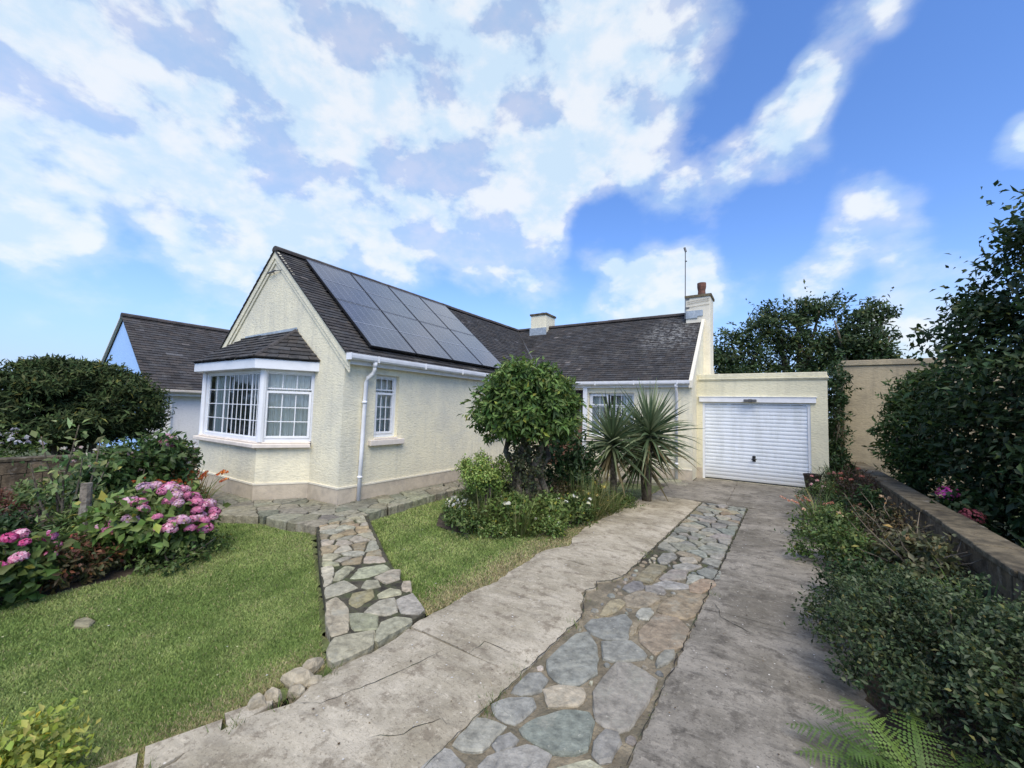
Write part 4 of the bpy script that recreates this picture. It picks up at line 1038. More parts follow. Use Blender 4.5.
# little cable bracket high on the gable
mb = MB(); mb.tube([(-8.80, YG - .06, 4.36), (-8.52, YG - .06, 4.37)], .018, 8); mb.tube([(-8.52, YG - .05, 4.37), (-8.3, YG - .02, 4.36)], .008, 6); mb.tube([(-8.66, YG, 4.36), (-8.66, YG - .08, 4.36)], .012, 6)
mb.build('cable_bracket', M['grey'], house)

# chimneys
def chimney(x0, x1, y0, y1, zb, zt, pots, mat):
    mb = MB(); mb.box(x0, x1, y0, y1, zb, zt - .07); ch = mb.build('chimney', mat, house, bevel=.012)
    off = root_offset(house)
    def sub(b, n, m, sm=False):
        o = b.build(n, m, None, smooth=sm)
        for v in o.data.vertices: v.co -= off
        o.parent = ch
    mb = MB(); mb.box(x0 - .035, x1 + .035, y0 - .035, y1 + .035, zt - .069, zt); sub(mb, 'chimney_cap', M['cap'])
    for px, py, r_, hh, m in pots:
        mb = MB(); mb.lathe((px, py, zt), [(r_ * 1.1, -.02), (r_ * 1.0, .06), (r_ * .92, hh * .45), (r_ * 1.0, hh * .55), (r_ * 1.12, hh * .72), (r_ * 1.12, hh), (r_ * .85, hh), (r_ * .8, hh * .6)], 16); sub(mb, 'chimney_pot', m, False)
    return ch, sub
ch, sub = chimney(-2.20, -1.52, 13.12, 13.86, 2.5, 5.32, [(-1.80, 13.45, .115, .44, M['terracotta'])], M['trim'])
mb = MB(); mb.box(-2.23, -1.9 + .03, 13.09, 13.115, 4.60, 4.79); mb.box(-2.235, -2.205, 13.09, 13.5, 4.6, 4.92); mb.box(-2.23, -1.72, 13.095, 13.118, 4.66, 4.84); sub(mb, 'flashing', M['lead'])
mb = MB()
for z_ in (4.95, 5.06, 5.12): mb.tube([(-2.16, 13.105, z_), (-1.8, 13.1, z_ + .03), (-1.54, 13.105, z_ + .045)], .005, 5)
mb.box(-2.205, -2.1, 13.095, 13.118, 5.20, 5.235); mb.box(-2.205, -2.1, 13.095, 13.118, 4.93, 4.965)
sub(mb, 'aerial_cable', M['grey'])
mb = MB(); mb.tube([(-2.215, 13.10, 4.9), (-2.215, 13.10, 6.75)], .014, 8); mb.tube([(-2.20, 13.10, 6.72), (-2.24, 13.09, 6.86)], .032, 8); mb.tube([(-2.215, 13.1, 6.42), (-2.17, 13.1, 6.42)], .02, 6)
sub(mb, 'antenna', M['grey'])
ch2, sub2 = chimney(-7.80, -7.14, 13.2, 13.95, 4.2, 5.36, [(-7.47, 13.55, .07, .10, M['grey'])], M['wall'])
mb = MB(); mb.box(-7.83, -7.11, 13.17, 13.196, 4.52, 4.80); sub2(mb, 'flashing', M['lead'])

# solar panels on the wing roof
sU = Vector((0, 1, 0)); sV = Vector((XR - EX, 0, ZR - ZE)); SLEN = sV.length; sV.normalize(); sN = sU.cross(sV); sN = sN if sN.z > 0 else -sN
O_ = Vector((EX, 0, ZE))
PWID, PH = 1.10, 1.545
lab = {0: 'nearest the gable verge', 1: 'second from the gable verge', 2: 'third from the gable verge', 3: 'farthest from the gable verge'}
first = None
for r_i in range(2):
    for c_i in range(4):
        u0, v0 = 4.60 + c_i * (PWID + .012), .24 + r_i * (PH + .012)
        org = O_ + sU * u0 + sV * v0
        if first is None:
            e = empty('solar_panel', org); mb = MB()
            f = .012; n0, n1_ = .075, .115
            for (a, b, c, d, mi) in ((0, f, 0, PH, 1), (PWID - f, PWID, 0, PH, 1), (f, PWID - f, 0, f, 1), (f, PWID - f, PH - f, PH, 0)):
                mb.mi = mi; mb.obox(org, sU, sN, a, b, n0, n1_, c, d, W=sV)
            mb.mi = 0
            mb.obox(org, sU, sN, f, PWID - f, n1_ - .008, n1_ - .001, PH * .5 - .008, PH * .5 + .008, W=sV)
            mb.build('frame', [M['alu'], M['black']], e)
            mb = MB(); nn = n1_ - .006; idx = []
            for (uu, vv) in ((f, f), (PWID - f, f), (PWID - f, PH - f), (f, PH - f)):
                mb.k = ((uu - f) / (PWID - 2 * f), (vv - f) / (PH - 2 * f), 0); idx.append(mb.v(org + sU * uu + sV * vv + sN * nn))
            mb.fi(idx); mb.k = (0, 0, 0)
            mb.face([org + sU * uu + sV * vv + sN * (n0 + .002) for uu, vv in ((f, f), (f, PH - f), (PWID - f, PH - f), (PWID - f, f))])
            mb.build('cell_sheet', M['solar'], e)
            for vv in (.35, 1.2):
                mb = MB(); mb.obox(org, sU, sN, -.004, PWID + .004, .035, n0 - .002, vv, vv + .04, W=sV); mb.build('mounting_rail', M['black'], e)
            first = e
        else:
            e = copy_tree(first); e.location = org
        tag(e, f"dark solar panel in the {'upper' if r_i else 'lower'} row on the roof, {lab[c_i]}", 'solar panel', 'solar panels on the bungalow roof')

# garage
YF = 11.80; GX1 = 1.09
mb = MB(); DH = (-1.56, .765, 0, 2.0)
wall_with_holes(mb, (0, YF, 0), (1, 0, 0), (0, -1, 0), XE, GX1, 0, 2.70, [DH], .14)
mb.face([(GX1, YF, 0), (GX1, 17, 0), (GX1, 17, 2.7), (GX1, YF, 2.7)])
mb.face([(XE, YF, 2.62), (GX1, YF, 2.62), (GX1, 17, 2.62), (XE, 17, 2.62)])
mb.build('garage_wall', M['gwall'], house)
mb = MB()
mb.box(XE + .037, GX1 + .02, YF - .025, YF + .18, 2.575, 2.60); mb.box(XE + .037, GX1 + .03, YF - .04, YF + .18, 2.601, 2.645); mb.box(XE + .037, GX1 + .0, YF - .018, YF + .16, 2.646, 2.755)
mb.box(GX1 - .16, GX1 + .03, YF + .181, 17, 2.60, 2.70)
mb.build('garage_coping', M['gwall'], house, bevel=.012)
mb = MB(); mb.box(XE + .0, DH[0] - .002, YF - .022, YF - .002, -.02, .27); mb.build('garage_plinth', M['plinth'], house); mb = MB(); mb.box(DH[1] + .002, GX1 + .02, YF - .022, YF - .002, -.02, .27); mb.build('garage_plinth', M['plinth'], house)
mb = MB(); mb.box(-1.64, .875, YF - .045, YF - .002, 2.015, 2.145); mb.box(-1.66, .895, YF - .06, YF - .002, 2.146, 2.16); mb.build('door_header', M['fascia'], house, bevel=.004)
mb = MB()
for a, b in ((DH[0], DH[0] + .055), (DH[1] - .055, DH[1])): mb.box(a, b, YF + .02, YF + .10, 0, 2.0)
mb.box(DH[0] + .055, DH[1] - .055, YF + .02, YF + .10, 1.965, 2.0)
gd_frame = mb
mb = MB(); nrib = 21; zs0, zs1 = .02, 1.962; prof = []
for k in range(nrib):
    z0_ = zs0 + (zs1 - zs0) * k / nrib; hh = (zs1 - zs0) / nrib
    prof += [(0.016, z0_), (0.0, z0_ + hh * .16), (-.004, z0_ + hh * .5), (0.0, z0_ + hh * .86), (.016, z0_ + hh * .97)]
xa, xb = DH[0] + .058, DH[1] - .058
for (d0, z0_), (d1, z1_) in zip(prof[:-1], prof[1:]):
    mb.face([(xa, YF + .05 + d0, z0_), (xb, YF + .05 + d0, z0_), (xb, YF + .05 + d1, z1_), (xa, YF + .05 + d1, z1_)])
gd = mb.build('garage_door', M['door'], house)
def subto(par, b, name, mat, **k):
    o = b.build(name, mat, None, **k); off = root_offset(house)
    for v in o.data.vertices: v.co -= off
    o.parent = par; return o
subto(gd, gd_frame, 'frame', M['white'])
mb = MB(); mb.lathe((-.39, YF + .03, .56), [(.03, 0), (.03, .05)], 12)
mb.tube([(-.39, YF + .055, .60), (-.39, YF + .0, .60)], .014, 8); mb.tube([(-.445, YF - .005, .585), (-.39, YF - .012, .60), (-.335, YF - .005, .585)], [.012, .017, .012], 8); mb.obox((0, 0, 0), (1, 0, 0), (0, 1, 0), -.425, -.355, YF + .036, YF + .046, .53, .67)
mb.tube([(-.39, YF + .02, .60), (-.39, YF + .0, .655)], .012, 6)
subto(gd, mb, 'handle', M['black'])
mb = MB(); mb.box(xa - .01, xb + .01, YF + .046, YF + .07, -.0, .018); subto(gd, mb, 'bottom_seal', M['black'])
mb = MB(); mb.box(-.50, -.42, YF - .10, YF - .046, 2.02, 2.10); mb.box(-.60, -.50, YF - .15, YF - .06, 2.03, 2.09); mb.box(-.42, -.32, YF - .15, YF - .06, 2.03, 2.09)
mb.build('security_light', M['grey'], house, bevel=.008)

# ------------------------------------------------------------------ neighbouring house on the left
nb = empty('neighbour_house', (-16.9, 4.4, -.3), 'white rendered house with steep dark tiled roof behind the bungalow bay', 'house')
NX, NE, NY, NZR, NZE = -20.0, -16.62, 4.39, 4.68, 2.0
mb = MB()
mb.face([(-16.95, NY, -.3), (-16.95, 15, -.3), (-16.95, 15, 2.0), (-16.95, NY, 2.0)])
mb.build('wall', M['nwhite'], nb)
mb = MB(); mb.face([(-23.05, NY, -.3), (-16.95, NY, -.3), (-16.95, NY, 2.1), (NX, NY, NZR - .12), (-23.05, NY, 2.1)])
mb.build('gable_wall', M['nskytint'], nb)
mb = MB(); tile_patch(mb, (NE, NY - .08, NZE), (NE, 15, NZE), (NX, 15, NZR), (NX, NY - .08, NZR), 28, .25, rg, .022, (.062, .058, .056)); tile_patch(mb, (2 * NX - NE, NY - .08, NZE), (2 * NX - NE, 15, NZE), (NX, 15, NZR), (NX, NY - .08, NZR), 14, .6, rg, .022)
mb.build('roof', M['tile'], nb)
mb = MB(); ridge_tiles(mb, (NX, NY - .08, NZR + .05), (NX, 15, NZR + .05), rg, .5, .13); mb.build('ridge', M['tile'], nb)
mb = MB()
for s in (-1,):
    a0, a1 = Vector((NX + s * 3.4, NY - .11, NZE - .03)), Vector((NX, NY - .11, NZR - .03)); up = Vector((0, 0, .05)); bk = Vector((0, .1, 0))
    mb.face([a0 - up, a1 - up, a1 + up * .3, a0 + up * .3]); mb.face([a0 + up * .3, a1 + up * .3, a1 + up * .3 + bk, a0 + up * .3 + bk])
mb.build('verge_trim', M['trim'], nb)
mb = MB(); mb.sweep(gp, [(NE - .03, NY - .05, 1.95), (NE - .03, 14.9, 1.95)], (1, 0, 0), (0, 0, 1)); mb.build('gutter', M['sill'], nb)
mb = MB(); mb.box(-16.948, NE - .06, NY, 14.9, 1.80, 1.90); mb.box(NE - .065, NE - .035, NY, 14.9, 1.86, 1.99); mb.build('fascia', M['fascia'], nb)
mb = MB(); mb.box(-16.95, -16.90, NY - .02, 15, -.12, .02); mb.tube([(-16.89, 5.05, 1.85), (-16.89, 5.05, -.1)], .045, 8); mb.box(-16.95, -16.925, NY, NY + .1, -.1, 1.82); mb.build('downpipe', M['white'], nb)
mb = MB(); mb.box(-16.949, -16.91, NY - .01, 15, -.45, -.121); mb.build('plinth', M['wallstone'], nb)

def far_house(x0, x1, y0, y1, zb, ze, zr, label, wallm):
    e = empty('distant_house', ((x0 + x1) / 2, y0, zb), label, 'house'); xm = (x0 + x1) / 2
    mb = MB()
    for yy in (y0, y1): mb.face([(x0, yy, zb), (x1, yy, zb), (x1, yy, ze), (xm, yy, zr - .1), (x0, yy, ze)])
    for xx in (x0, x1): mb.face([(xx, y0, zb), (xx, y1, zb), (xx, y1, ze), (xx, y0, ze)])
    mb.build('wall', wallm, e)
    mb = MB()
    tile_patch(mb, (x1 + .25, y0 - .15, ze - .15), (x1 + .25, y1 + .15, ze - .15), (xm, y1 + .15, zr), (xm, y0 - .15, zr), 14, .5, rg, .03, (.10, .105, .115))
    tile_patch(mb, (x0 - .25, y0 - .15, ze - .15), (x0 - .25, y1 + .15, ze - .15), (xm, y1 + .15, zr), (xm, y0 - .15, zr), 8, .8, rg, .03, (.10, .105, .115))
    mb.build('roof', M['tile'], e)
    for k in range(3):
        y = y0 + (y1 - y0) * (.2 + .28 * k); mb = MB()
        mb.box(x1 + .001, x1 + .05, y, y + 1.1, zb + 1.0, zb + 2.0); w_ = mb.build('window', M['white'], e)
        mb = MB(); mb.box(x1 + .051, x1 + .06, y + .08, y + 1.02, zb + 1.08, zb + 1.92); o = mb.build('pane', M['black'], None)
        off = root_offset(e)
        for v in o.data.vertices: v.co -= off
        o.parent = w_
    return e
far_house(-43, -36.5, -3.2, 3.15, -1.6, 1.0, 3.55, 'far white house with pale verge at the left edge behind the bush', M['nwhite'])
far_house(-41, -34.5, 4.0, 14, -1.6, 1.6, 3.85, 'far slate-roofed house showing just above the dark bush', M['nwhite'])

# ------------------------------------------------------------------ walls
def block_wall(name, label, A, B, thick, h0, h1, zb=-.15, cap=.06, mat='wallstone'):
    A, B = Vector((*A, 0)), Vector((*B, 0)); L = (B - A).length; u = (B - A) / L; n = Vector((u.y, -u.x, 0))
    e = empty(name, (A.x, A.y, zb), label, 'wall')
    mb = MB(); r_ = random.Random(5); hh = h0
    x = 0; rowh = (h0 - zb) / 3
    for row in range(3):
        x = -.2 * (row % 2)
        while x < L:
            ln = r_.uniform(.40, .48)
            a, b = max(0, x), min(L, x + ln)
            if b - a > .02:
                j = r_.gauss(0, .006)
                mb.obox(A, u, n, a + .004, b - .004, -thick / 2 + j, thick / 2 + j, zb + row * rowh + .004, zb + (row + 1) * rowh - .004)
            x += ln
    mb.obox(A, u, n, .01, L - .01, -thick / 2 + .02, thick / 2 - .02, zb, h0 - .01)
    mb.build('wall', M[mat], e, bevel=.008)
    mb = MB(); x = 0
    while x < L:
        ln = r_.uniform(.6, .95); b = min(L, x + ln); j = r_.gauss(0, .008); t = r_.gauss(0, .005)
        mb.obox(A, u, n, x + .004, b - .004, -thick / 2 - .03 + j, thick / 2 + .03 + j, h0 + .002, h0 + cap + t)
        x = b
    mb.build('coping', M['cap'], e, bevel=.012)
    return e
block_wall('garden_wall', 'low weathered block wall with flat coping on the right of the driveway border', (1.62, 1.2), (1.78, 13.45), .26, .53, .53)
block_wall('garden_wall', 'low dark boundary wall behind the left flower bed', (-11.25, -4), (-11.25, 8), .24, .50, .50)

shed = empty('outbuilding', (1.58, 13.5, 0), 'tall blank beige rendered outbuilding wall beyond the low wall on the right', 'building')
mb = MB(); mb.box(1.57, 5.2, 13.5, 14.7, -.1, 3.05); mb.build('wall', M['beige'], shed, bevel=.02)
mb = MB(); mb.box(1.54, 5.2, 13.46, 14.72, 3.051, 3.19); mb.build('coping', M['beige'], shed, bevel=.015)

pl = MB(); pl.lathe((.72, 10.95, 0), [(.10, .02), (.13, .22), (.155, .40), (.165, .41), (.165, .45), (.14, .45), (.13, .38)], 18)
tag(pl.build('plant_pot', M['timber']), 'dark brown plant pot beside the garage door', 'plant pot')
mb = MB()
mb.tube([(-6.48, 1.24, -.1), (-6.475, 1.245, .3), (-6.48, 1.24, .68)], [.055, .052, .05], 9); 
for k in range(9): mb.V[-9 + k] = (mb.V[-9 + k][0], mb.V[-9 + k][1], mb.V[-9 + k][2] + (.025 if k % 3 else -.02))
tag(mb.build('wooden_post', M['post']), 'short weathered wooden post in the left flower bed', 'post')

# ------------------------------------------------------------------ foliage
DARK = [(.018, .042, .014), (.028, .060, .018), (.045, .085, .024)]
MID = [(.030, .068, .018), (.050, .105, .026), (.085, .155, .040)]
LITE = [(.060, .125, .025), (.100, .185, .040), (.16, .26, .065)]
BROWN = [(.05, .045, .02), (.09, .075, .035), (.16, .12, .06)]
def unit(a): return a / np.maximum(1e-9, np.linalg.norm(a, axis=1, keepdims=True))
def leaves(r, P, O, L, W, pal, droop=.3, fold=.18, spread=.8, tone=None, jit=.35):
    """two-triangle folded leaves at P, facing roughly O; returns V,T,K"""
    n = len(P)
    d = unit(r.normal(0, 1, (n, 3)) * spread + O * .55 + np.array([0, 0, -droop]))
    nn = O + r.normal(0, .55, (n, 3)) + np.array([0, 0, .35]); nn = unit(nn - d * np.sum(nn * d, 1, keepdims=True)); s = np.cross(d, nn)
    ln = (L * np.clip(r.lognormal(-.05, .28, n), .45, 1.6))[:, None]; wd = (W * r.uniform(.7, 1.2, n))[:, None]
    V = np.empty((n, 4, 3))
    V[:, 0] = P; V[:, 1] = P + d * ln * .45 + s * wd * .5 + nn * wd * fold
    V[:, 2] = P + d * ln - nn * ln * .12; V[:, 3] = P + d * ln * .45 - s * wd * .5 + nn * wd * fold
    T = np.array([[0, 1, 2], [0, 2, 3]])[None] + (np.arange(n) * 4)[:, None, None]
    pal = np.array(pal); t = r.uniform(0, 1, n) if tone is None else np.clip(tone + r.normal(0, jit * .5, n), 0, 1)
    x = t * (len(pal) - 1); i = np.clip(x.astype(int), 0, len(pal) - 2); f = (x - i)[:, None]
    K = pal[i] * (1 - f) + pal[i + 1] * f
    K = K * r.uniform(.78, 1.22, (n, 1)) * np.array([1, 1, 1]) * (1 + r.normal(0, .07, (n, 3)))
    yl = r.uniform(0, 1, (n, 1)) < .035; K = np.clip(np.where(yl, K * np.array([1.9, 1.35, .9]) + np.array([.012, .007, 0]), K), .004, .9)
    return V.reshape(-1, 3), T.reshape(-1, 3), np.repeat(K, 4, 0)
def join(parts):
    V, T, K = [], [], []; o = 0
    for v, t, k in parts: V.append(v); T.append(t + o); K.append(k); o += len(v)
    return np.concatenate(V), np.concatenate(T), np.concatenate(K)
def crown_points(r, blobs, n, clump=.22, nclump=60, flat=1.0, shell=(.72, 1.03), inner=.22, low=-.75, sprig=1.0):
    """points of leaf clumps over lumpy ellipsoids; blobs: (x,y,z,rx,ry,rz)"""
    vol = np.array([b[3] * b[4] + b[4] * b[5] + b[3] * b[5] for b in blobs]); vol = vol / vol.sum()
    P, O, T = [], [], []
    for b, f in zip(blobs, vol):
        c = np.array(b[:3]); R = np.array(b[3:6]); nk = max(6, int(nclump * f)); m = max(10, int(n * f))
        u = unit(r.normal(0, 1, (nk * 3, 3))); u = u[u[:, 2] > low][:nk]; nk = len(u)
        rad_ = r.uniform(*shell, nk) * (1 + .10 * np.sin(u[:, 0] * 5 + b[0]) * np.cos(u[:, 1] * 4 + u[:, 2] * 3))
        cc = u * rad_[:, None] * R
        sz = clump * r.uniform(.6, 1.35, nk); tn = r.uniform(.15, .85, nk)
        k = r.randint(0, nk, m)
        g = r.normal(0, 1, (m, 3)); g = unit(g) * (r.uniform(0, 1, (m, 1)) ** .45)
        p = cc[k] + g * sz[k][:, None] * np.array([1, 1, flat])
        ins = r.uniform(0, 1, m) < inner
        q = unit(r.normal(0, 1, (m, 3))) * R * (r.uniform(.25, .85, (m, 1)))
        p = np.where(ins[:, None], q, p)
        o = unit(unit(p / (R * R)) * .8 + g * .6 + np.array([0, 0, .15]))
        t = tn[k] * .6 + .25 * (g[:, 2] * .5 + .5) + .15 * (p[:, 2] / R[2] * .5 + .5); t = np.where(ins, .12, t)  # crown shading put into leaf colour: dark inside, lighter towards the tops
        ns = max(0, int(nk * .35 * sprig)); 
        if ns:
            v_ = unit(r.normal(0, 1, (ns * 3, 3))); v_ = v_[v_[:, 2] > -.3][:ns]
            for q_ in v_:
                kk = r.randint(6, 12); tt = np.linspace(.92, 1 + clump / R.min() * r.uniform(.5, 1.3), kk)[:, None]; bend = r.normal(0, .12, 3)
                pp = q_ * R * tt + bend * (tt - .92) ** 1.5 * R.min() * 2 + r.normal(0, .012, (kk, 3)); p = np.concatenate([p, pp]); o = np.concatenate([o, unit(np.tile(q_, (kk, 1)) + r.normal(0, .4, (kk, 3)))]); t = np.concatenate([t, r.uniform(.5, 1, kk)])
        P.append(p + c); O.append(o); T.append(t)
    return np.concatenate(P), np.concatenate(O), np.concatenate(T)
def stems(base, ends, r0, r1, seed=0, wob=.05, n=7, mid=4):
    mb = MB(); r_ = random.Random(seed)
    for b, e in zip(base, ends):
        b, e = Vector(b), Vector(e); L = (e - b).length; pts = []; rr = []
        for k in range(mid + 1):
            t = k / mid; p = b.lerp(e, t)
            if 0 < k: p += Vector((r_.gauss(0, wob * L * .5), r_.gauss(0, wob * L * .5), r_.gauss(0, wob * L * .2))) * (1 if k < mid else .3)
            pts.append(p); rr.append(r0 * (1 - t) + r1 * t)
        mb.tube(pts, rr, n)
    return mb
def shrub(name, label, cat, loc, blobs, n, L, W, pal, seed, group=None, clump=.16, nclump=50, flat=1.0, droop=.3, mat='leaf', stem=None, inner=.22, spread=.8, low=-.75, shell=(.72, 1.03), fold=.18, sprig=1.0):
    r = np.random.RandomState(seed); e = empty(name, loc, label, cat, group)
    P, O, T = crown_points(r, blobs, n, clump, nclump, flat, shell, inner, low, sprig)
    ok = P[:, 2] > -.02; P, O, T = P[ok], O[ok], T[ok]
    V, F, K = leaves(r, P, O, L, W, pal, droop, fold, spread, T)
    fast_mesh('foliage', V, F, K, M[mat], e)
    ends = []; bases = []
    rr = random.Random(seed)
    for i in range(stem[0] if stem else 6):
        b = blobs[i % len(blobs)]
        ends.append((b[0] + rr.gauss(0, b[3] * .4), b[1] + rr.gauss(0, b[4] * .4), b[2] + b[5] * rr.uniform(-.1, .6)))
        sp = stem[3] if stem and len(stem) > 3 else .06
        bases.append((rr.gauss(0, sp), rr.gauss(0, sp), -.05))
    s0, s1 = (stem[1], stem[2]) if stem else (.014, .006)
    stems(bases, ends, s0, s1, seed).build('trunk' if stem and s0 > .03 else 'stem', M['bark'], e, world=False, smooth=True)
    return e
def petals(r, c, rad_, n, size, cols, hemi=-.4):
    u = unit(r.normal(0, 1, (n * 3, 3))); u = u[u[:, 2] > hemi][:n]; n = len(u)
    P = np.array(c) + u * rad_ * r.uniform(.88, 1.05, (n, 1)) * np.array([1, 1, .85])
    a = unit(np.cross(u, r.normal(0, 1, (n, 3)))); b = np.cross(u, a); s = size * r.uniform(.7, 1.2, (n, 1)); lift = u * s * r.uniform(-.3, .5, (n, 1))
    V = np.stack([P - a * s, P - b * s + lift, P + a * s, P + b * s + lift], 1).reshape(-1, 3)
    T = (np.array([[0, 1, 2], [0, 2, 3]])[None] + (np.arange(n) * 4)[:, None, None]).reshape(-1, 3)
    cols = np.array(cols); K = cols[r.randint(0, len(cols), n)] * r.uniform(.8, 1.15, (n, 1))
    return V, T, np.repeat(K, 4, 0)
def flower_heads(e, spots, rad_, n, size, cols, seed, name='flower_head'):
    """mophead flower clusters, each a part; spots local to e"""
    r = np.random.RandomState(seed); protos = []
    for k, col in enumerate(cols):
        V, T, K = petals(r, (0, 0, 0), rad_, n, size, col)
        o = fast_mesh(name, V, T, K, M['petal'], e); protos.append(o)
    for i, s in enumerate(spots):
        if i < len(protos): o = protos[i]
        else:
            o = protos[i % len(protos)].copy(); COL.objects.link(o); o.parent = e
        o.location = s; o.rotation_euler = (r.uniform(-.4, .4), r.uniform(-.4, .4), r.uniform(0, 6)); k = r.uniform(.75, 1.25); o.scale = (k, k, k * .9)
PINK = [[(.74, .28, .42), (.80, .42, .53), (.84, .56, .63)], [(.68, .20, .35), (.76, .32, .45), (.70, .27, .43)], [(.76, .44, .56), (.84, .60, .68), (.66, .38, .52), (.5, .38, .22)]]
HOT = [[(.62, .10, .28), (.70, .18, .36), (.55, .07, .2)], [(.66, .22, .40), (.74, .33, .5), (.5, .08, .2)]]

# --- round-headed tree in the middle bed
r = np.random.RandomState(21)
e = empty('round_tree', (-3.25, 5.45, -.03), 'round-headed leafy small tree with thick twisted trunk in the middle bed', 'tree')
P, O, T = crown_points(r, [(0, 0, 1.74, .84, .84, .66), (.06, -.1, 2.02, .64, .64, .42), (-.32, .05, 1.64, .48, .52, .42), (.34, -.05, 1.62, .46, .52, .42), (0, -.3, 1.62, .55, .45, .40)], 17000, .14, 300, .8, inner=.25, low=-.75, sprig=.35)
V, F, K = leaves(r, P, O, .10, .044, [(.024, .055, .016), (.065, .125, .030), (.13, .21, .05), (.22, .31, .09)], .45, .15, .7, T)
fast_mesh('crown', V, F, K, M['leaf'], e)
mb = stems([(-.12, -.05, -.1), (.02, .06, -.1), (.14, 0, -.1), (-.02, -.1, -.1), (.2, .1, -.1), (-.2, .05, -.1)], [(-.32, -.1, 1.6), (-.05, .25, 1.75), (.30, -.12, 1.62), (.02, -.25, 1.65), (.3, .2, 1.5), (-.2, .3, 1.5)], .062, .036, 4, .07, 9, 6)
mb.build('trunk', M['bark'], e, world=False, smooth=True)
P, O, T = crown_points(r, [(.0, 0, .50, .26, .24, .55), (.08, -.05, .95, .3, .28, .35)], 1500, .09, 60, 1, inner=.1)
V, F, K = leaves(r, P, O, .055, .04, [(.05, .06, .025), (.09, .11, .045), (.13, .13, .07)], .3); fast_mesh('ivy', V, F, K, M['leaf'], e)

shrub('clipped_shrub', 'small clipped bright green ball shrub on a thin stem by the side wall', 'shrub', (-3.62, 4.86, -.03), [(0, 0, .76, .34, .34, .26), (.02, .0, .62, .28, .28, .2)], 5200, .042, .026, [(.10, .17, .035), (.22, .32, .07), (.38, .46, .14)], 22, clump=.09, nclump=60, stem=(6, .016, .008, .05), inner=.15)
shrub('evergreen_shrub', 'dark evergreen shrub behind the round tree, near the porch', 'shrub', (-3.2, 6.8, -.03), [(0, 0, .72, .55, .5, .55), (.25, -.1, .5, .4, .4, .4)], 2400, .10, .05, DARK, 23, clump=.15, nclump=50)
shrub('climber', 'dark ivy-like climber beside the second side window', 'shrub', (-4.3, 6.9, -.03), [(0, 0, .75, .14, .14, .6)], 500, .07, .05, DARK, 24, clump=.08, nclump=20)
# white and yellow flowered clumps and leafy perennials
def flowers(e, spots, size, cols, seed, n=7, name='flower'):
    r = np.random.RandomState(seed); protos = []
    for k in range(3):
        V, T, K = petals(r, (0, 0, 0), size, n, size * .7, cols, -.2); protos.append(fast_mesh(name, V, T, K, M['petal'], e))
    for i, s in enumerate(spots):
        if i < 3: o = protos[i]
        else:
            o = protos[i % 3].copy(); COL.objects.link(o); o.parent = e
        o.location = s; o.rotation_euler = (r.uniform(-.4, .4), r.uniform(-.4, .4), r.uniform(0, 6))
    for o in protos[len(spots):]: bpy.data.objects.remove(o)
def flower_sprays(e, groups, size, cols, seed):
    r = np.random.RandomState(seed)
    for g in groups:
        V, T, K = join([petals(r, p, size, 5, size * .7, cols, -.2) for p in g]); fast_mesh('flower_spray', V, T, K, M['petal'], e)
def perennial(name, label, loc, rx, h_, n, L, W, pal, seed, group, flw=None, cat='plant'):
    n = int(n * 1.5); L *= .82; W *= .82
    e = shrub(name, label, cat, loc, [(0, 0, h_ * .42, rx, rx, h_ * .5), (rx * .2, -rx * .1, h_ * .62, rx * .55, rx * .55, h_ * .4)], n, L, W, pal, seed, group, clump=min(.13, rx * .4), nclump=30, stem=(9, .006, .003, rx * .4), inner=.2, droop=.2)
    if flw:
        k, size, cols, lo = flw; rr = np.random.RandomState(seed + 7); a = rr.uniform(0, 6.28, k); q = np.sqrt(rr.uniform(0, 1, k)) * rx
        zz_ = h_ * (lo + (1.02 - lo) * (1 - (q / rx) ** 2 * .6) * rr.uniform(.7, 1.05, k))
        flowers(e, [(q[i] * math.cos(a[i]), q[i] * math.sin(a[i]), zz_[i]) for i in range(k)], size, cols, seed)
    return e
WHITE_F = [(.75, .74, .62), (.8, .8, .74), (.62, .6, .4)]
YEL_F = [(.75, .62, .15), (.8, .7, .3)]
G1 = 'bedding plants around the round tree'
MID = [(.045, .085, .022), (.085, .135, .035), (.15, .20, .06)]; LITE = [(.08, .14, .03), (.14, .21, .05), (.22, .29, .09)]
perennial('bedding_plant', 'cream-flowered plant under the small clipped ball shrub, towards the side wall', (-4.02, 4.78, -.03), .22, .34, 500, .06, .03, MID, 31, G1, (34, .026, WHITE_F, .5))
perennial('bedding_plant', 'fresh green leafy plant at the foot of the round tree trunk, camera side', (-3.2, 4.98, -.03), .38, .42, 1100, .085, .05, LITE, 32, G1, (3, .03, WHITE_F, .8))
perennial('bedding_plant', 'low dark green plant at the lawn-side front edge of the middle bed', (-3.55, 4.5, -.03), .32, .26, 900, .06, .035, MID, 33, G1)
perennial('bedding_plant', 'bright lime leafy plant right of the round tree trunk', (-2.82, 5.45, -.03), .36, .40, 1000, .09, .06, LITE, 34, G1)
perennial('bedding_plant', 'white-flowered plant between round tree and spiky palms', (-2.55, 5.75, -.03), .30, .38, 800, .07, .04, MID, 35, G1, (6, .032, WHITE_F, .8))
perennial('bedding_plant', 'yellowish plant with pale blooms close to the spiky palms', (-2.62, 6.6, -.03), .32, .48, 800, .07, .04, [(.06, .1, .03), (.14, .17, .05), (.3, .24, .1)], 36, G1, (16, .03, YEL_F, .5))
perennial('bedding_plant', 'tall grassy green plant behind the small clipped shrub', (-3.8, 5.6, -.03), .34, .50, 900, .12, .02, MID, 37, G1)
perennial('bedding_plant', 'low sprawling plant at the driveway corner of the middle bed', (-2.62, 5.05, -.03), .26, .20, 700, .05, .03, LITE, 38, G1, (4, .02, WHITE_F, .7))
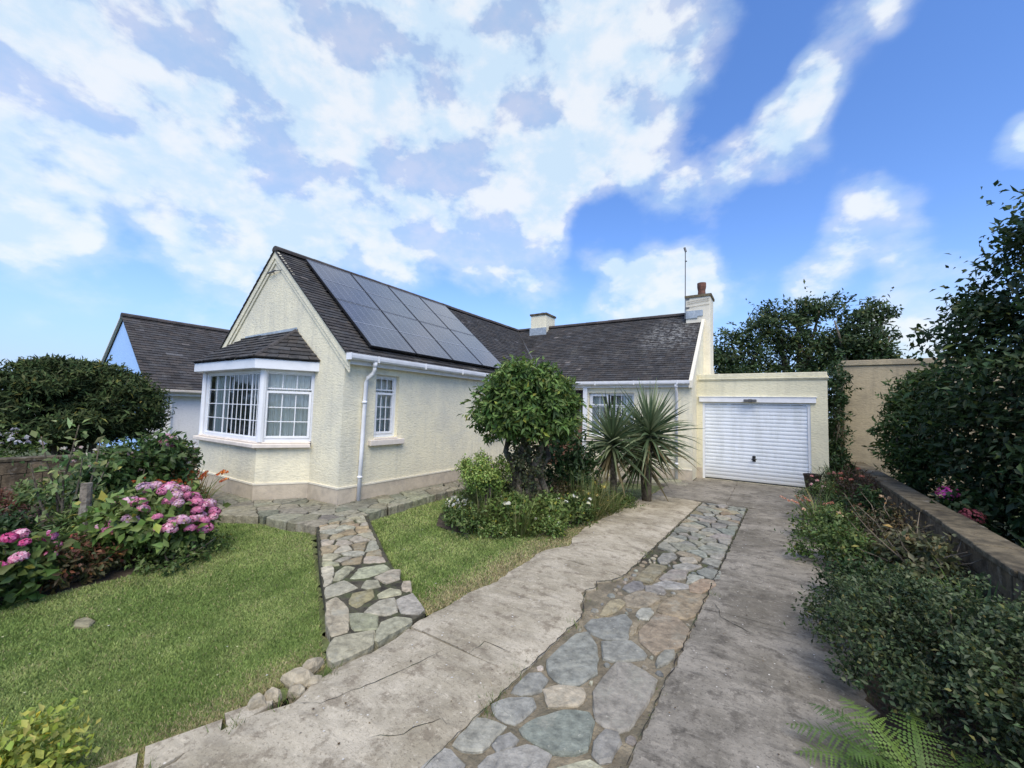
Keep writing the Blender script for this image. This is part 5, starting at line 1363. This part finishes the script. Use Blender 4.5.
perennial('bedding_plant', 'brown-tinged twiggy plant behind the round tree trunk', (-3.0, 6.15, -.03), .36, .50, 700, .06, .03, BROWN, 39, G1)
perennial('bedding_plant', 'loose mid green plant near the side wall paving', (-4.35, 5.5, -.03), .28, .32, 600, .07, .04, MID, 40, G1)
perennial('bedding_plant', 'small green tuft at the very front of the middle bed', (-3.15, 4.55, -.03), .22, .16, 500, .05, .025, LITE, 41, G1)
perennial('bedding_plant', 'low green plant at the foot of the spiky palms', (-2.28, 7.25, -.03), .24, .22, 500, .06, .03, MID, 42, G1)

def strap(r, base, az, el0, L, W, bend, col, seg=6, roll=0.0):
    """arching sword leaf; returns V,T,K"""
    d = np.array([math.cos(az) * math.cos(el0), math.sin(az) * math.cos(el0), math.sin(el0)]); p = np.array(base, float); s = np.array([-math.sin(az), math.cos(az), 0.0])
    if roll: s = s * math.cos(roll) + np.cross(d, s) * math.sin(roll)
    V = []; K = []
    for k in range(seg + 1):
        t = k / seg; w_ = W * (min(1, .45 + 2.2 * t) if t < .3 else 1 - ((t - .3) / .7) ** 1.6) * .5 + .0008
        V += [p - s * w_, p + s * w_]; c = np.array(col) * (.85 + .3 * t); K += [c, c]
        d = d + np.array([0, 0, -bend / seg * (.4 + 1.2 * t)]); d = d / np.linalg.norm(d); p = p + d * L / seg
    T = []
    for k in range(seg):
        a = 2 * k; T += [[a, a + 1, a + 3], [a, a + 3, a + 2]]
    return np.array(V), np.array(T), np.array(K)
# --- cordylines
def cordyline(loc, label, hgt, L, seed, n, lean, heads):
    r = np.random.RandomState(seed); e = empty('cabbage_palm', loc, label, 'palm', 'spiky cabbage palms by the driveway')
    mb = MB(); green = []; dead = []
    for (hx, hy, hz) in heads:
        mb.tube([(hx * .1, hy * .1, -.08), (hx * .5, hy * .5, hz * .5), (hx, hy, hz)], [.075, .062, .055], 10)
        for i in range(n):
            t = i / n; az = i * 2.39996 + r.uniform(-.25, .25)
            el = math.asin(max(-.95, min(.999, 1.0 - 1.62 * t))) + r.normal(0, .10)
            if t > .80:
                col = (.16, .13, .06) if r.uniform() < .5 else (.07, .10, .035); el = -.35 - (t - .8) * 3.2 + r.normal(0, .15); tgt = dead
            else:
                v = r.uniform(.7, 1.3); col = (.095 * v, .14 * v, .065 * v) if r.uniform() < .65 else (.21, .25, .13); tgt = green
            tgt.append(strap(r, (hx, hy, hz + .16 * (1 - t) - .12 * t), az, el, L * r.uniform(.7, 1.1), .046, r.uniform(.2, .8) if t > .25 else r.uniform(.05, .3), col, roll=r.normal(0, .7)))
    mb.build('trunk', M['bark'], e, world=False, smooth=True)
    V, T, K = join(green); fast_mesh('foliage', V, T, K, M['leaf'], e)
    V, T, K = join(dead); fast_mesh('dead_foliage', V, T, K, M['leaf'], e)
cordyline((-2.52, 7.55, -.04), 'spiky cabbage palm with lower rosette, the one nearer the round tree', 1.0, .93, 51, 215, 0, [(-.06, 0, 1.08)])
cordyline((-2.02, 7.95, -.04), 'taller spiky cabbage palm with dead hanging leaves, nearer the garage', 1.2, 1.0, 52, 200, 0, [(.04, 0, 1.26), (-.2, .25, .9)])

# crocosmia
def strap_clump(name, label, loc, n, L, W, cols, seed, rad_=.12, bend=(.5, 1.3), flower=None, cat='plant', group=None):
    r = np.random.RandomState(seed); e = empty(name, loc, label, cat, group); parts = []
    for i in range(n):
        az = r.uniform(0, 6.28); q = r.uniform(0, rad_); v = r.uniform(.75, 1.25); c = np.array(cols[r.randint(len(cols))]) * v
        parts.append(strap(r, (q * math.cos(az), q * math.sin(az), -.02), az + r.normal(0, .5), r.uniform(.85, 1.5), L * r.uniform(.6, 1.1), W, r.uniform(*bend), c))
    V, T, K = join(parts); fast_mesh('foliage', V, T, K, M['leaf'], e)
    if flower:
        k, hh, size, fc = flower; sp = []
        for i in range(k):
            az = r.uniform(0, 6.28); q = r.uniform(0, rad_ * 2.2)
            zz0 = hh * r.uniform(.85, 1.05); sp.append([((q + .026 * j) * math.cos(az), (q + .026 * j) * math.sin(az), zz0 + .012 * j) for j in range(5)])
        flower_sprays(e, sp, size, fc, seed)
    return e
WEED = [(.09, .13, .035), (.14, .18, .05), (.22, .22, .09)]
def weed(x, y, L, n, seed, label, flower=None): strap_clump('weed_clump', label, (x, y, -.08), int(n * 1.6), L * 1.3, .011, WEED, seed, .14, (.5, 1.6), flower, 'plant', 'grassy weeds in the middle bed')
weed(-3.45, 4.72, .55, 110, 301, 'grassy weed clump in front of the small clipped ball shrub')
weed(-2.95, 4.78, .50, 100, 302, 'grassy weed clump at the lawn-facing tip of the middle bed')
weed(-2.70, 5.25, .45, 90, 303, 'grassy weed clump right beside the lime leafy plant')
weed(-2.45, 6.15, .60, 110, 304, 'tall grassy weed clump by the white-flowered plant near the palms')
weed(-3.95, 5.25, .60, 110, 305, 'tall grassy weed clump between clipped shrub and house wall')
weed(-2.30, 6.75, .42, 80, 306, 'grassy weed clump along the driveway edge just before the palms')
weed(-2.75, 6.3, .7, 90, 307, 'tallest grassy weed clump behind the yellowish plant')
# --- hydrangeas and the left bed
def hydrangea(loc, label, blobs, n, spots, cols, seed, hr=.075, name='hydrangea', pal=LITE, group='pink flowering hydrangeas'):
    e = shrub(name, label, 'shrub', loc, blobs, n, .10, .065, pal, seed, group, clump=.13, nclump=60, stem=(12, .010, .005, .12), droop=.25)
    flower_heads(e, spots, hr, 150, .0145, cols, seed + 3)
    return e
r_ = random.Random(61)
def hspots(blob, k, front, r_, top=.25):
    out = []
    while len(out) < k:
        u = Vector((r_.gauss(0, 1), r_.gauss(0, 1), r_.gauss(.35, .8))).normalized()
        if u.z < -.15 or u.dot(Vector(front)) < -.1: continue
        p = Vector(blob[:3]) + Vector((u.x * blob[3], u.y * blob[4], u.z * blob[5])) * r_.uniform(1.0, 1.1)
        if any((p - Vector(q)).length < .075 for q in out): continue
        out.append(tuple(p))
    return out
FR = Vector((5.5, -1.6, .5)).normalized()
B1 = (0, 0, .36, .46, .40, .36); B2 = (.10, .34, .32, .28, .26, .30); B3 = (-.05, -.18, .28, .34, .26, .26)
sp = hspots((0, .08, .38, .46, .38, .36), 36, FR, r_) + hspots((.14, .38, .28, .24, .22, .28), 8, FR, r_)
hydrangea((-5.78, 1.58, -.05), 'large pink mophead hydrangea by the wooden post in front of the bay', [B1, B2, B3], 2600, sp, PINK, 62, .062)
sp = hspots((0, 0, .30, .40, .40, .24), 16, Vector((1, -.1, .4)).normalized(), r_)
hydrangea((-5.66, .50, -.08), 'low deep pink hydrangea at the left edge of the lawn', [(0, 0, .24, .44, .42, .24), (.1, -.35, .2, .3, .3, .2)], 2000, sp, HOT + PINK[:1], 63, .050, pal=MID)
shrub('bedding_plant', 'sprawling plant with red-brown leaves beside the low deep pink hydrangea', 'plant', (-5.62, 1.02, -.05), [(0, 0, .15, .28, .26, .17), (.0, .25, .10, .2, .2, .12)], 1300, .06, .03, [(.04, .06, .02), (.09, .08, .03), (.28, .10, .07)], 64, clump=.09, nclump=40)
e = shrub('bedding_plant', 'low dark green ground plant under the large pink hydrangea', 'plant', (-5.35, 1.72, -.05), [(0, 0, .06, .36, .34, .12), (-.15, .3, .08, .3, .3, .14)], 1500, .05, .028, MID, 65, clump=.08, nclump=50)
e = shrub('hydrangea', 'big leafy hydrangea with faded pale blooms below the white house', 'shrub', (-7.95, 1.98, -.05), [(0, 0, .55, .62, .55, .55), (.12, .42, .62, .42, .40, .52), (-.05, -.35, .5, .45, .4, .45)], 4200, .10, .06, [(.03, .065, .018), (.06, .115, .03), (.12, .17, .06)], 66, clump=.16, nclump=90, stem=(14, .012, .006, .2))
flowers(e, [(.3 * math.sin(i * 2.4), .7 * math.sin(i * 1.7), .85 + .2 * math.sin(i * 3.1)) for i in range(30)], .03, [(.5, .42, .34), (.6, .55, .45), (.45, .3, .3)], 67, 6)
flower_heads(e, [(.02, .40, 1.10), (.12, .34, 1.02)], .10, 95, .03, [PINK[2], PINK[0]], 68)
# sapling with large pale leaves
r = np.random.RandomState(71); e = empty('sapling', (-7.12, 1.18, -.05), 'spindly young tree with large pale green leaves in the left bed', 'tree')
ends = [(.05, -.22, 1.25), (-.05, .28, 1.20), (.1, .05, 1.38), (.05, -.3, .95), (0, .35, .9), (.1, .1, 1.05), (.05, -.1, .8)]
stems([(0, 0, 0), (.05, .08, 0), (-.03, -.05, 0), (0, 0, 0), (.04, .05, 0), (0, .02, 0), (0, 0, 0)], ends, .016, .006, 8, .05).build('stem', M['bark'], e, world=False, smooth=True)
P = []; 
for ex, ey, ez in ends:
    for k in range(34):
        t = r.uniform(.45, 1.05); P.append((ex * t + r.normal(0, .07), ey * t + r.normal(0, .09), ez * t + r.normal(0, .06)))
P = np.array(P); V, F, K = leaves(r, P, unit(P - np.array([0, 0, .6])), .095, .06, [(.09, .15, .04), (.20, .27, .09), (.36, .42, .2)], .55, .15, .7); fast_mesh('foliage', V, F, K, M['leaf'], e)
ORANGE = [(.62, .16, .04), (.7, .26, .06), (.5, .1, .05)]
strap_clump('crocosmia', 'orange-flowered strap-leaved clump against the bay window wall', (-7.55, 2.50, -.05), 120, .72, .022, [(.09, .14, .03), (.15, .19, .05), (.28, .22, .10)], 73, .26, (.5, 1.4), (26, .52, .022, ORANGE))
perennial('bedding_plant', 'rusty orange dry clump at the end of the paving below the bay', (-7.9, 2.72, -.05), .22, .42, 420, .06, .025, [(.12, .08, .03), (.3, .13, .07), (.36, .2, .1)], 74, None)
perennial('bedding_plant', 'purplish brown low heather at the far left of the flower bed', (-7.9, .72, -.05), .42, .24, 900, .05, .02, [(.06, .045, .035), (.12, .08, .07), (.2, .12, .12)], 75, None)
perennial('bedding_plant', 'dark leafy plant between heather and the spindly young tree', (-7.3, .80, -.05), .34, .34, 900, .07, .04, DARK, 76, None)
perennial('bedding_plant', 'green grassy plant around the wooden post', (-6.65, 1.30, -.05), .28, .50, 800, .10, .025, MID, 77, None)
perennial('bedding_plant', 'soft green plant behind the large pink hydrangea', (-6.6, 1.85, -.05), .42, .55, 1200, .08, .04, MID, 78, None)
perennial('bedding_plant', 'mid green plant at the left end of the bed near the boundary wall', (-9.2, 1.35, -.05), .5, .42, 900, .08, .04, MID, 79, None)
perennial('bedding_plant', 'dull red-leaved plant against the dark boundary wall', (-9.3, .85, -.05), .40, .30, 700, .07, .035, [(.07, .05, .025), (.14, .07, .04), (.22, .1, .08)], 80, None)
e = perennial('lilac_bush', 'pale lilac-flowered bush beyond the boundary wall at the left edge', (-12.9, 1.28, -.15), .55, 1.1, 900, .10, .05, MID, 81, None, (26, .045, [(.45, .40, .52), (.55, .52, .62), (.6, .6, .62)], .6), 'shrub')
# golden plant in the bottom left corner
perennial('golden_shrub', 'yellow-green leafy shrub at the bottom left corner of the lawn', (-2.72, .30, -.05), .27, .30, 1300, .045, .028, [(.14, .20, .03), (.30, .36, .06), (.48, .48, .12)], 82, None, None, 'shrub')

# --- big dark evergreen behind the boundary wall
shrub('yew', 'big dark wide-spreading evergreen bush in front of the white house', 'tree', (-14.35, 2.45, -.15), [(0, -.05, 1.58, 1.5, 1.48, 1.10), (.1, .62, 1.45, 1.15, .95, .92), (0, -.8, 1.5, 1.2, 1.1, 1.0), (.1, 0, 2.12, 1.0, 1.05, .60)], 40000, .13, .045, [(.018, .034, .014), (.036, .060, .022), (.070, .100, .036), (.10, .125, .048)], 91, clump=.34, nclump=330, flat=.34, droop=-.05, mat='needle', stem=(10, .09, .03, .15), inner=.2, low=-.8, spread=1.0, shell=(.8, 1.05), sprig=.25)

# --- right-hand side
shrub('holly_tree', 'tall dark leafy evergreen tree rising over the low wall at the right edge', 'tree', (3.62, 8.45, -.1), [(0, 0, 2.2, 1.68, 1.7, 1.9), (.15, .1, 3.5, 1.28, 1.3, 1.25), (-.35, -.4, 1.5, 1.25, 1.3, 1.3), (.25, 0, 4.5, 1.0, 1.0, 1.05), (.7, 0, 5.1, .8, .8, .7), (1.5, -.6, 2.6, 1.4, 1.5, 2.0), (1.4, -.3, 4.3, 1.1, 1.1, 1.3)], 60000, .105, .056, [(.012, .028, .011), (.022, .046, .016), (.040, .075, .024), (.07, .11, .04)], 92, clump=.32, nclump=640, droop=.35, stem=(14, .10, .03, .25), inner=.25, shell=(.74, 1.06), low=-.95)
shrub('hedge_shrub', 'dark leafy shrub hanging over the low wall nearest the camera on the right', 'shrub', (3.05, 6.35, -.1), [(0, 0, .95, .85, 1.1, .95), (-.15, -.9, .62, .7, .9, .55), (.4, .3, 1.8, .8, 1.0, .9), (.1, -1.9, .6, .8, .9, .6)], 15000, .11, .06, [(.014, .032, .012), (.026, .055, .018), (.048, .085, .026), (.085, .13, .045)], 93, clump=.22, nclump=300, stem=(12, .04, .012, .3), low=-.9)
shrub('feathery_shrub', 'mid green feathery shrub in front of the beige outbuilding wall', 'shrub', (2.28, 10.35, 0), [(0, 0, 1.45, .52, .55, .85), (.18, .05, 2.05, .42, .45, .60), (-.12, -.05, .85, .40, .45, .55)], 10000, .10, .04, [(.020, .045, .014), (.045, .085, .022), (.09, .15, .04), (.14, .2, .07)], 94, clump=.19, nclump=190, flat=.7, droop=.1, stem=(8, .04, .012, .1), low=-.9)
e = hydrangea((2.15, 7.75, .0), 'hydrangea with one bright magenta bloom behind the low wall on the right', [(0, 0, .35, .42, .45, .38), (.2, .6, .3, .4, .4, .3)], 1500, [(-.16, .10, .70), (-.10, -.45, .52)], [[(.62, .06, .34), (.72, .12, .42)], [(.35, .08, .10), (.4, .12, .12)]], 95, .105, pal=DARK, group=None)
shrub('ivy_hedge', 'narrow dark hedge filling the gap between garage and beige outbuilding', 'hedge', (1.36, 12.9, 0), [(0, 0, .6, .22, .5, .7), (0, 0, 1.6, .22, .5, .9), (0, .1, 2.5, .24, .5, .65)], 3200, .09, .05, DARK, 96, clump=.14, nclump=70, stem=(6, .03, .012, .1), low=-.95)
# border along the drive
G2 = 'border plants along the right of the driveway'
def border(x, y, rx, h_, n, L, W, pal, seed, label, flw=None): return perennial('border_plant', label, (x, y, -.03), rx, h_, n, L, W, pal, seed, G2, flw)
border(.95, 10.4, .36, .62, 900, .07, .02, [(.03, .05, .018), (.06, .085, .03), (.12, .13, .05)], 101, 'twiggy plant beside the garage door at the far end of the border', (4, .035, [(.6, .25, .22), (.7, .35, .3)], .7))
border(1.30, 9.75, .38, .78, 900, .07, .03, [(.05, .04, .02), (.10, .065, .04), (.18, .1, .07)], 102, 'reddish brown bushy plant next to the low wall at the far end of the border', (5, .03, [(.55, .2, .14)], .6))
strap_clump('border_plant', 'upright strap-leaved green clump in front of the dark gap by the garage', (1.20, 11.3, -.03), 45, .85, .05, [(.06, .11, .03), (.10, .16, .05)], 103, .14, (.3, .9), None, 'plant', G2)
border(.72, 9.2, .34, .55, 900, .06, .02, MID, 104, 'feathery green plant at the driveway edge near the garage', (4, .03, [(.62, .3, .3), (.7, .5, .45)], .7))
strap_clump('border_plant', 'strap-leaved clump with coral orange flowers at the driveway edge', (.62, 8.15, -.03), 90, .58, .022, [(.07, .12, .03), (.12, .17, .05), (.22, .2, .09)], 105, .2, (.6, 1.4), (7, .36, .02, [(.60, .24, .15), (.66, .36, .25)]), 'plant', G2)
border(1.18, 8.3, .42, .60, 1200, .07, .04, DARK, 106, 'dark green bushy plant against the low wall behind the coral flowers', (3, .03, [(.75, .5, .3)], .7))
border(.62, 7.1, .36, .45, 1100, .07, .035, MID, 107, 'soft green mound at the driveway edge in front of the coral flowers', (4, .026, [(.75, .6, .35), (.7, .4, .3)], .7))
e = border(1.15, 6.85, .42, .62, 800, .055, .03, BROWN, 108, 'brown twiggy half-bare shrub against the low wall')
mbt = stems([(0, 0, .1)] * 16, [(.45 * math.cos(i * 2.4), .45 * math.sin(i * 2.4), .45 + .25 * math.sin(i * 1.3)) for i in range(16)], .009, .003, 5, .09); mbt.build('twig', M['twig'], e, world=False)
border(.62, 5.95, .38, .48, 1300, .06, .035, MID, 109, 'spreading green plant at the driveway edge, halfway along the border')
e = border(1.18, 5.55, .40, .58, 1000, .085, .05, [(.05, .065, .025), (.10, .11, .05), (.2, .19, .1)], 110, 'dull olive leafy shrub with arching bare stems beside the low wall')
mbt = stems([(0, 0, .2)] * 12, [(.5 * math.cos(i * 2.4), .5 * math.sin(i * 2.4), .55 + .2 * math.sin(i * 1.9)) for i in range(12)], .009, .003, 6, .12); mbt.build('twig', M['twig'], e, world=False)
border(.70, 4.85, .34, .42, 1300, .05, .03, DARK, 111, 'dark small-leaved plant at the driveway edge just behind the big low shrub')
strap_clump('border_plant', 'bright grassy green tuft beside the low wall behind the big low shrub', (1.34, 4.75, -.03), 60, .55, .03, [(.05, .10, .025), (.09, .15, .04)], 112, .18, (.4, 1.2), None, 'plant', G2)
shrub('cotoneaster', 'big low small-leaved dark green shrub spilling onto the driveway', 'shrub', (.84, 3.60, -.03), [(0, 0, .30, .56, .68, .34), (-.12, .42, .26, .48, .48, .28), (.12, -.55, .24, .46, .52, .30), (.32, .1, .42, .42, .7, .30), (.3, -.9, .22, .42, .45, .3), (.42, -1.25, .24, .5, .45, .3), (-.18, -.15, .20, .42, .5, .24), (.02, .85, .22, .45, .4, .26)], 32000, .030, .019, [(.022, .038, .016), (.045, .070, .028), (.080, .115, .045), (.13, .16, .075)], 113, clump=.11, nclump=230, flat=.7, droop=.0, stem=(20, .010, .003, .25), inner=.25, low=-.4)

# --- fern
r = np.random.RandomState(121); fe = empty('fern', (.56, 2.63, -.03), 'light green fern with arching fronds at the bottom right of the driveway', 'fern')
def frond(az, el0, L, bend, seed, col, width=.13):
    rr = np.random.RandomState(seed); d = np.array([math.cos(az) * math.cos(el0), math.sin(az) * math.cos(el0), math.sin(el0)]); p = np.array([0, 0, .02]); s = np.array([-math.sin(az), math.cos(az), 0.0])
    n = 25; V, T, K = [], [], []; prev = None
    for k in range(n + 1):
        t = k / n; up = np.cross(s, d); up = up if up[2] > 0 else -up
        i = len(V); w_ = .004 * (1 - t) + .001; V += [p - s * w_, p + s * w_]; K += [np.array(col) * .8] * 2
        if prev is not None: T += [[prev, prev + 1, i + 1], [prev, i + 1, i]]
        prev = i
        if k > 2:
            pl = width * (math.sin(math.pi * min(1, .16 + .86 * t)) ** .8) * rr.uniform(.9, 1.08)
            for sg in (-1, 1):
                q = p.copy(); dirn = s * sg * .94 + d * (.34 + rr.normal(0, .06)) - up * (.12 + rr.normal(0, .10)); dirn /= np.linalg.norm(dirn); m = 7; c = np.array(col) * rr.uniform(.85, 1.15)
                wv = np.cross(dirn, up); wv /= np.linalg.norm(wv)
                a0 = len(V); V += [q]; K += [c]
                for j in range(m):         # toothed pinna
                    f = (j + 1) / m; pw = .0125 * (1 - f * .8)
                    qq = q + dirn * pl * f - np.array([0, 0, .10 * pl * f * f])
                    b = len(V); V += [qq, qq - dirn * pl * .06 + wv * pw, qq - dirn * pl * .06 - wv * pw]; K += [c, c * 1.05, c * .95]
                    pb = a0 if j == 0 else b - 3
                    T += [[pb, b + 1, b], [pb, b, b + 2]]
        d = d + np.array([0, 0, -bend / n * (.5 + t)]); d /= np.linalg.norm(d); p = p + d * L / n
    return np.array(V), np.array(T), np.array(K)
FRONDS = [(3.05, .55, .56, 1.1), (3.32, .45, .52, 1.0), (2.75, .75, .50, 1.2), (3.75, .60, .46, 1.1), (2.35, .85, .45, 1.2), (4.3, .7, .42, 1.1), (.75, .6, .48, 1.0), (.25, .5, .50, 1.1), (5.4, .7, .48, 1.1), (1.5, .85, .42, 1.1), (4.8, .9, .42, 1.2), (5.9, .6, .45, 1.0), (3.5, .9, .36, 1.5)]
for i, (az, el, L, bd_) in enumerate(FRONDS):
    V, T, K = frond(az, el, L, bd_, 130 + i, [(.10, .17, .035), (.14, .22, .045), (.075, .14, .03)][i % 3]); fast_mesh('frond', V, T, K, M['leaf'], fe)

# --- trees behind the garage
def bigtree(loc, label, blobs, n, seed, trunk, L=.17, W=.085):
    r = np.random.RandomState(seed); e = empty('broadleaf_tree', loc, label, 'tree', 'trees behind the garage')
    P, O, T = crown_points(r, blobs, n, .42, 110, .75, (.55, 1.05), .18, -.8)
    V, F, K = leaves(r, P, O, L, W, [(.018, .036, .014), (.034, .062, .020), (.06, .098, .032), (.09, .13, .05)], .3, .15, .9, T); fast_mesh('crown', V, F, K, M['leaf'], e)
    rr = random.Random(seed); bs = [(0, 0, -.2)] + [(0, 0, trunk * .45)] * 9
    en = [(.1, 0, trunk)] + [(b[0] + rr.gauss(0, b[3] * .5), b[1] + rr.gauss(0, b[4] * .5), b[2] + rr.uniform(-.2, .8) * b[5]) for b in (blobs * 4)[:9]]
    stems(bs, en, .13, .025, seed, .05, 8, 5).build('trunk', M['bark'], e, world=False, smooth=True)
bigtree((-1.35, 20.5, -.2), 'airy broadleaf tree behind the garage, beside the chimney', [(0, 0, 4.6, 1.1, 1.1, 1.1), (.7, .2, 5.5, .9, .9, .9), (-.6, .2, 4.0, .9, .9, .9), (.3, 0, 3.4, 1.4, 1.2, .9)], 6000, 141, 4.2)
bigtree((1.0, 21.5, -.2), 'tallest broadleaf tree at the middle of the group behind the garage', [(0, 0, 5.6, 1.3, 1.3, 1.3), (-.9, 0, 6.4, .7, .7, .6), (.8, .2, 6.6, .9, .8, .6), (0, 0, 4.2, 1.6, 1.5, 1.3)], 8500, 142, 5.0)
bigtree((3.0, 20.5, -.2), 'dense rounded broadleaf tree behind the beige outbuilding', [(0, 0, 5.2, .9, .9, 1.2), (.3, 0, 6.1, .55, .55, .5), (-.5, .1, 4.4, 1.1, 1.1, 1.2), (.2, 0, 3.8, 1.0, 1.0, 1.1)], 7500, 143, 4.8)
shrub('hedge', 'dense dark hedge line behind the flat garage roof', 'hedge', (.6, 18.9, -.2), [(-1.4, 0, 2.0, 1.3, .7, 1.9), (.4, 0, 2.1, 1.4, .7, 1.9), (2.2, 0, 2.1, 1.3, .7, 1.9), (3.9, 0, 1.9, 1.4, .7, 1.8)], 6500, .17, .09, DARK, 144, clump=.3, nclump=150, stem=(12, .05, .02, 1.2), low=-.9)
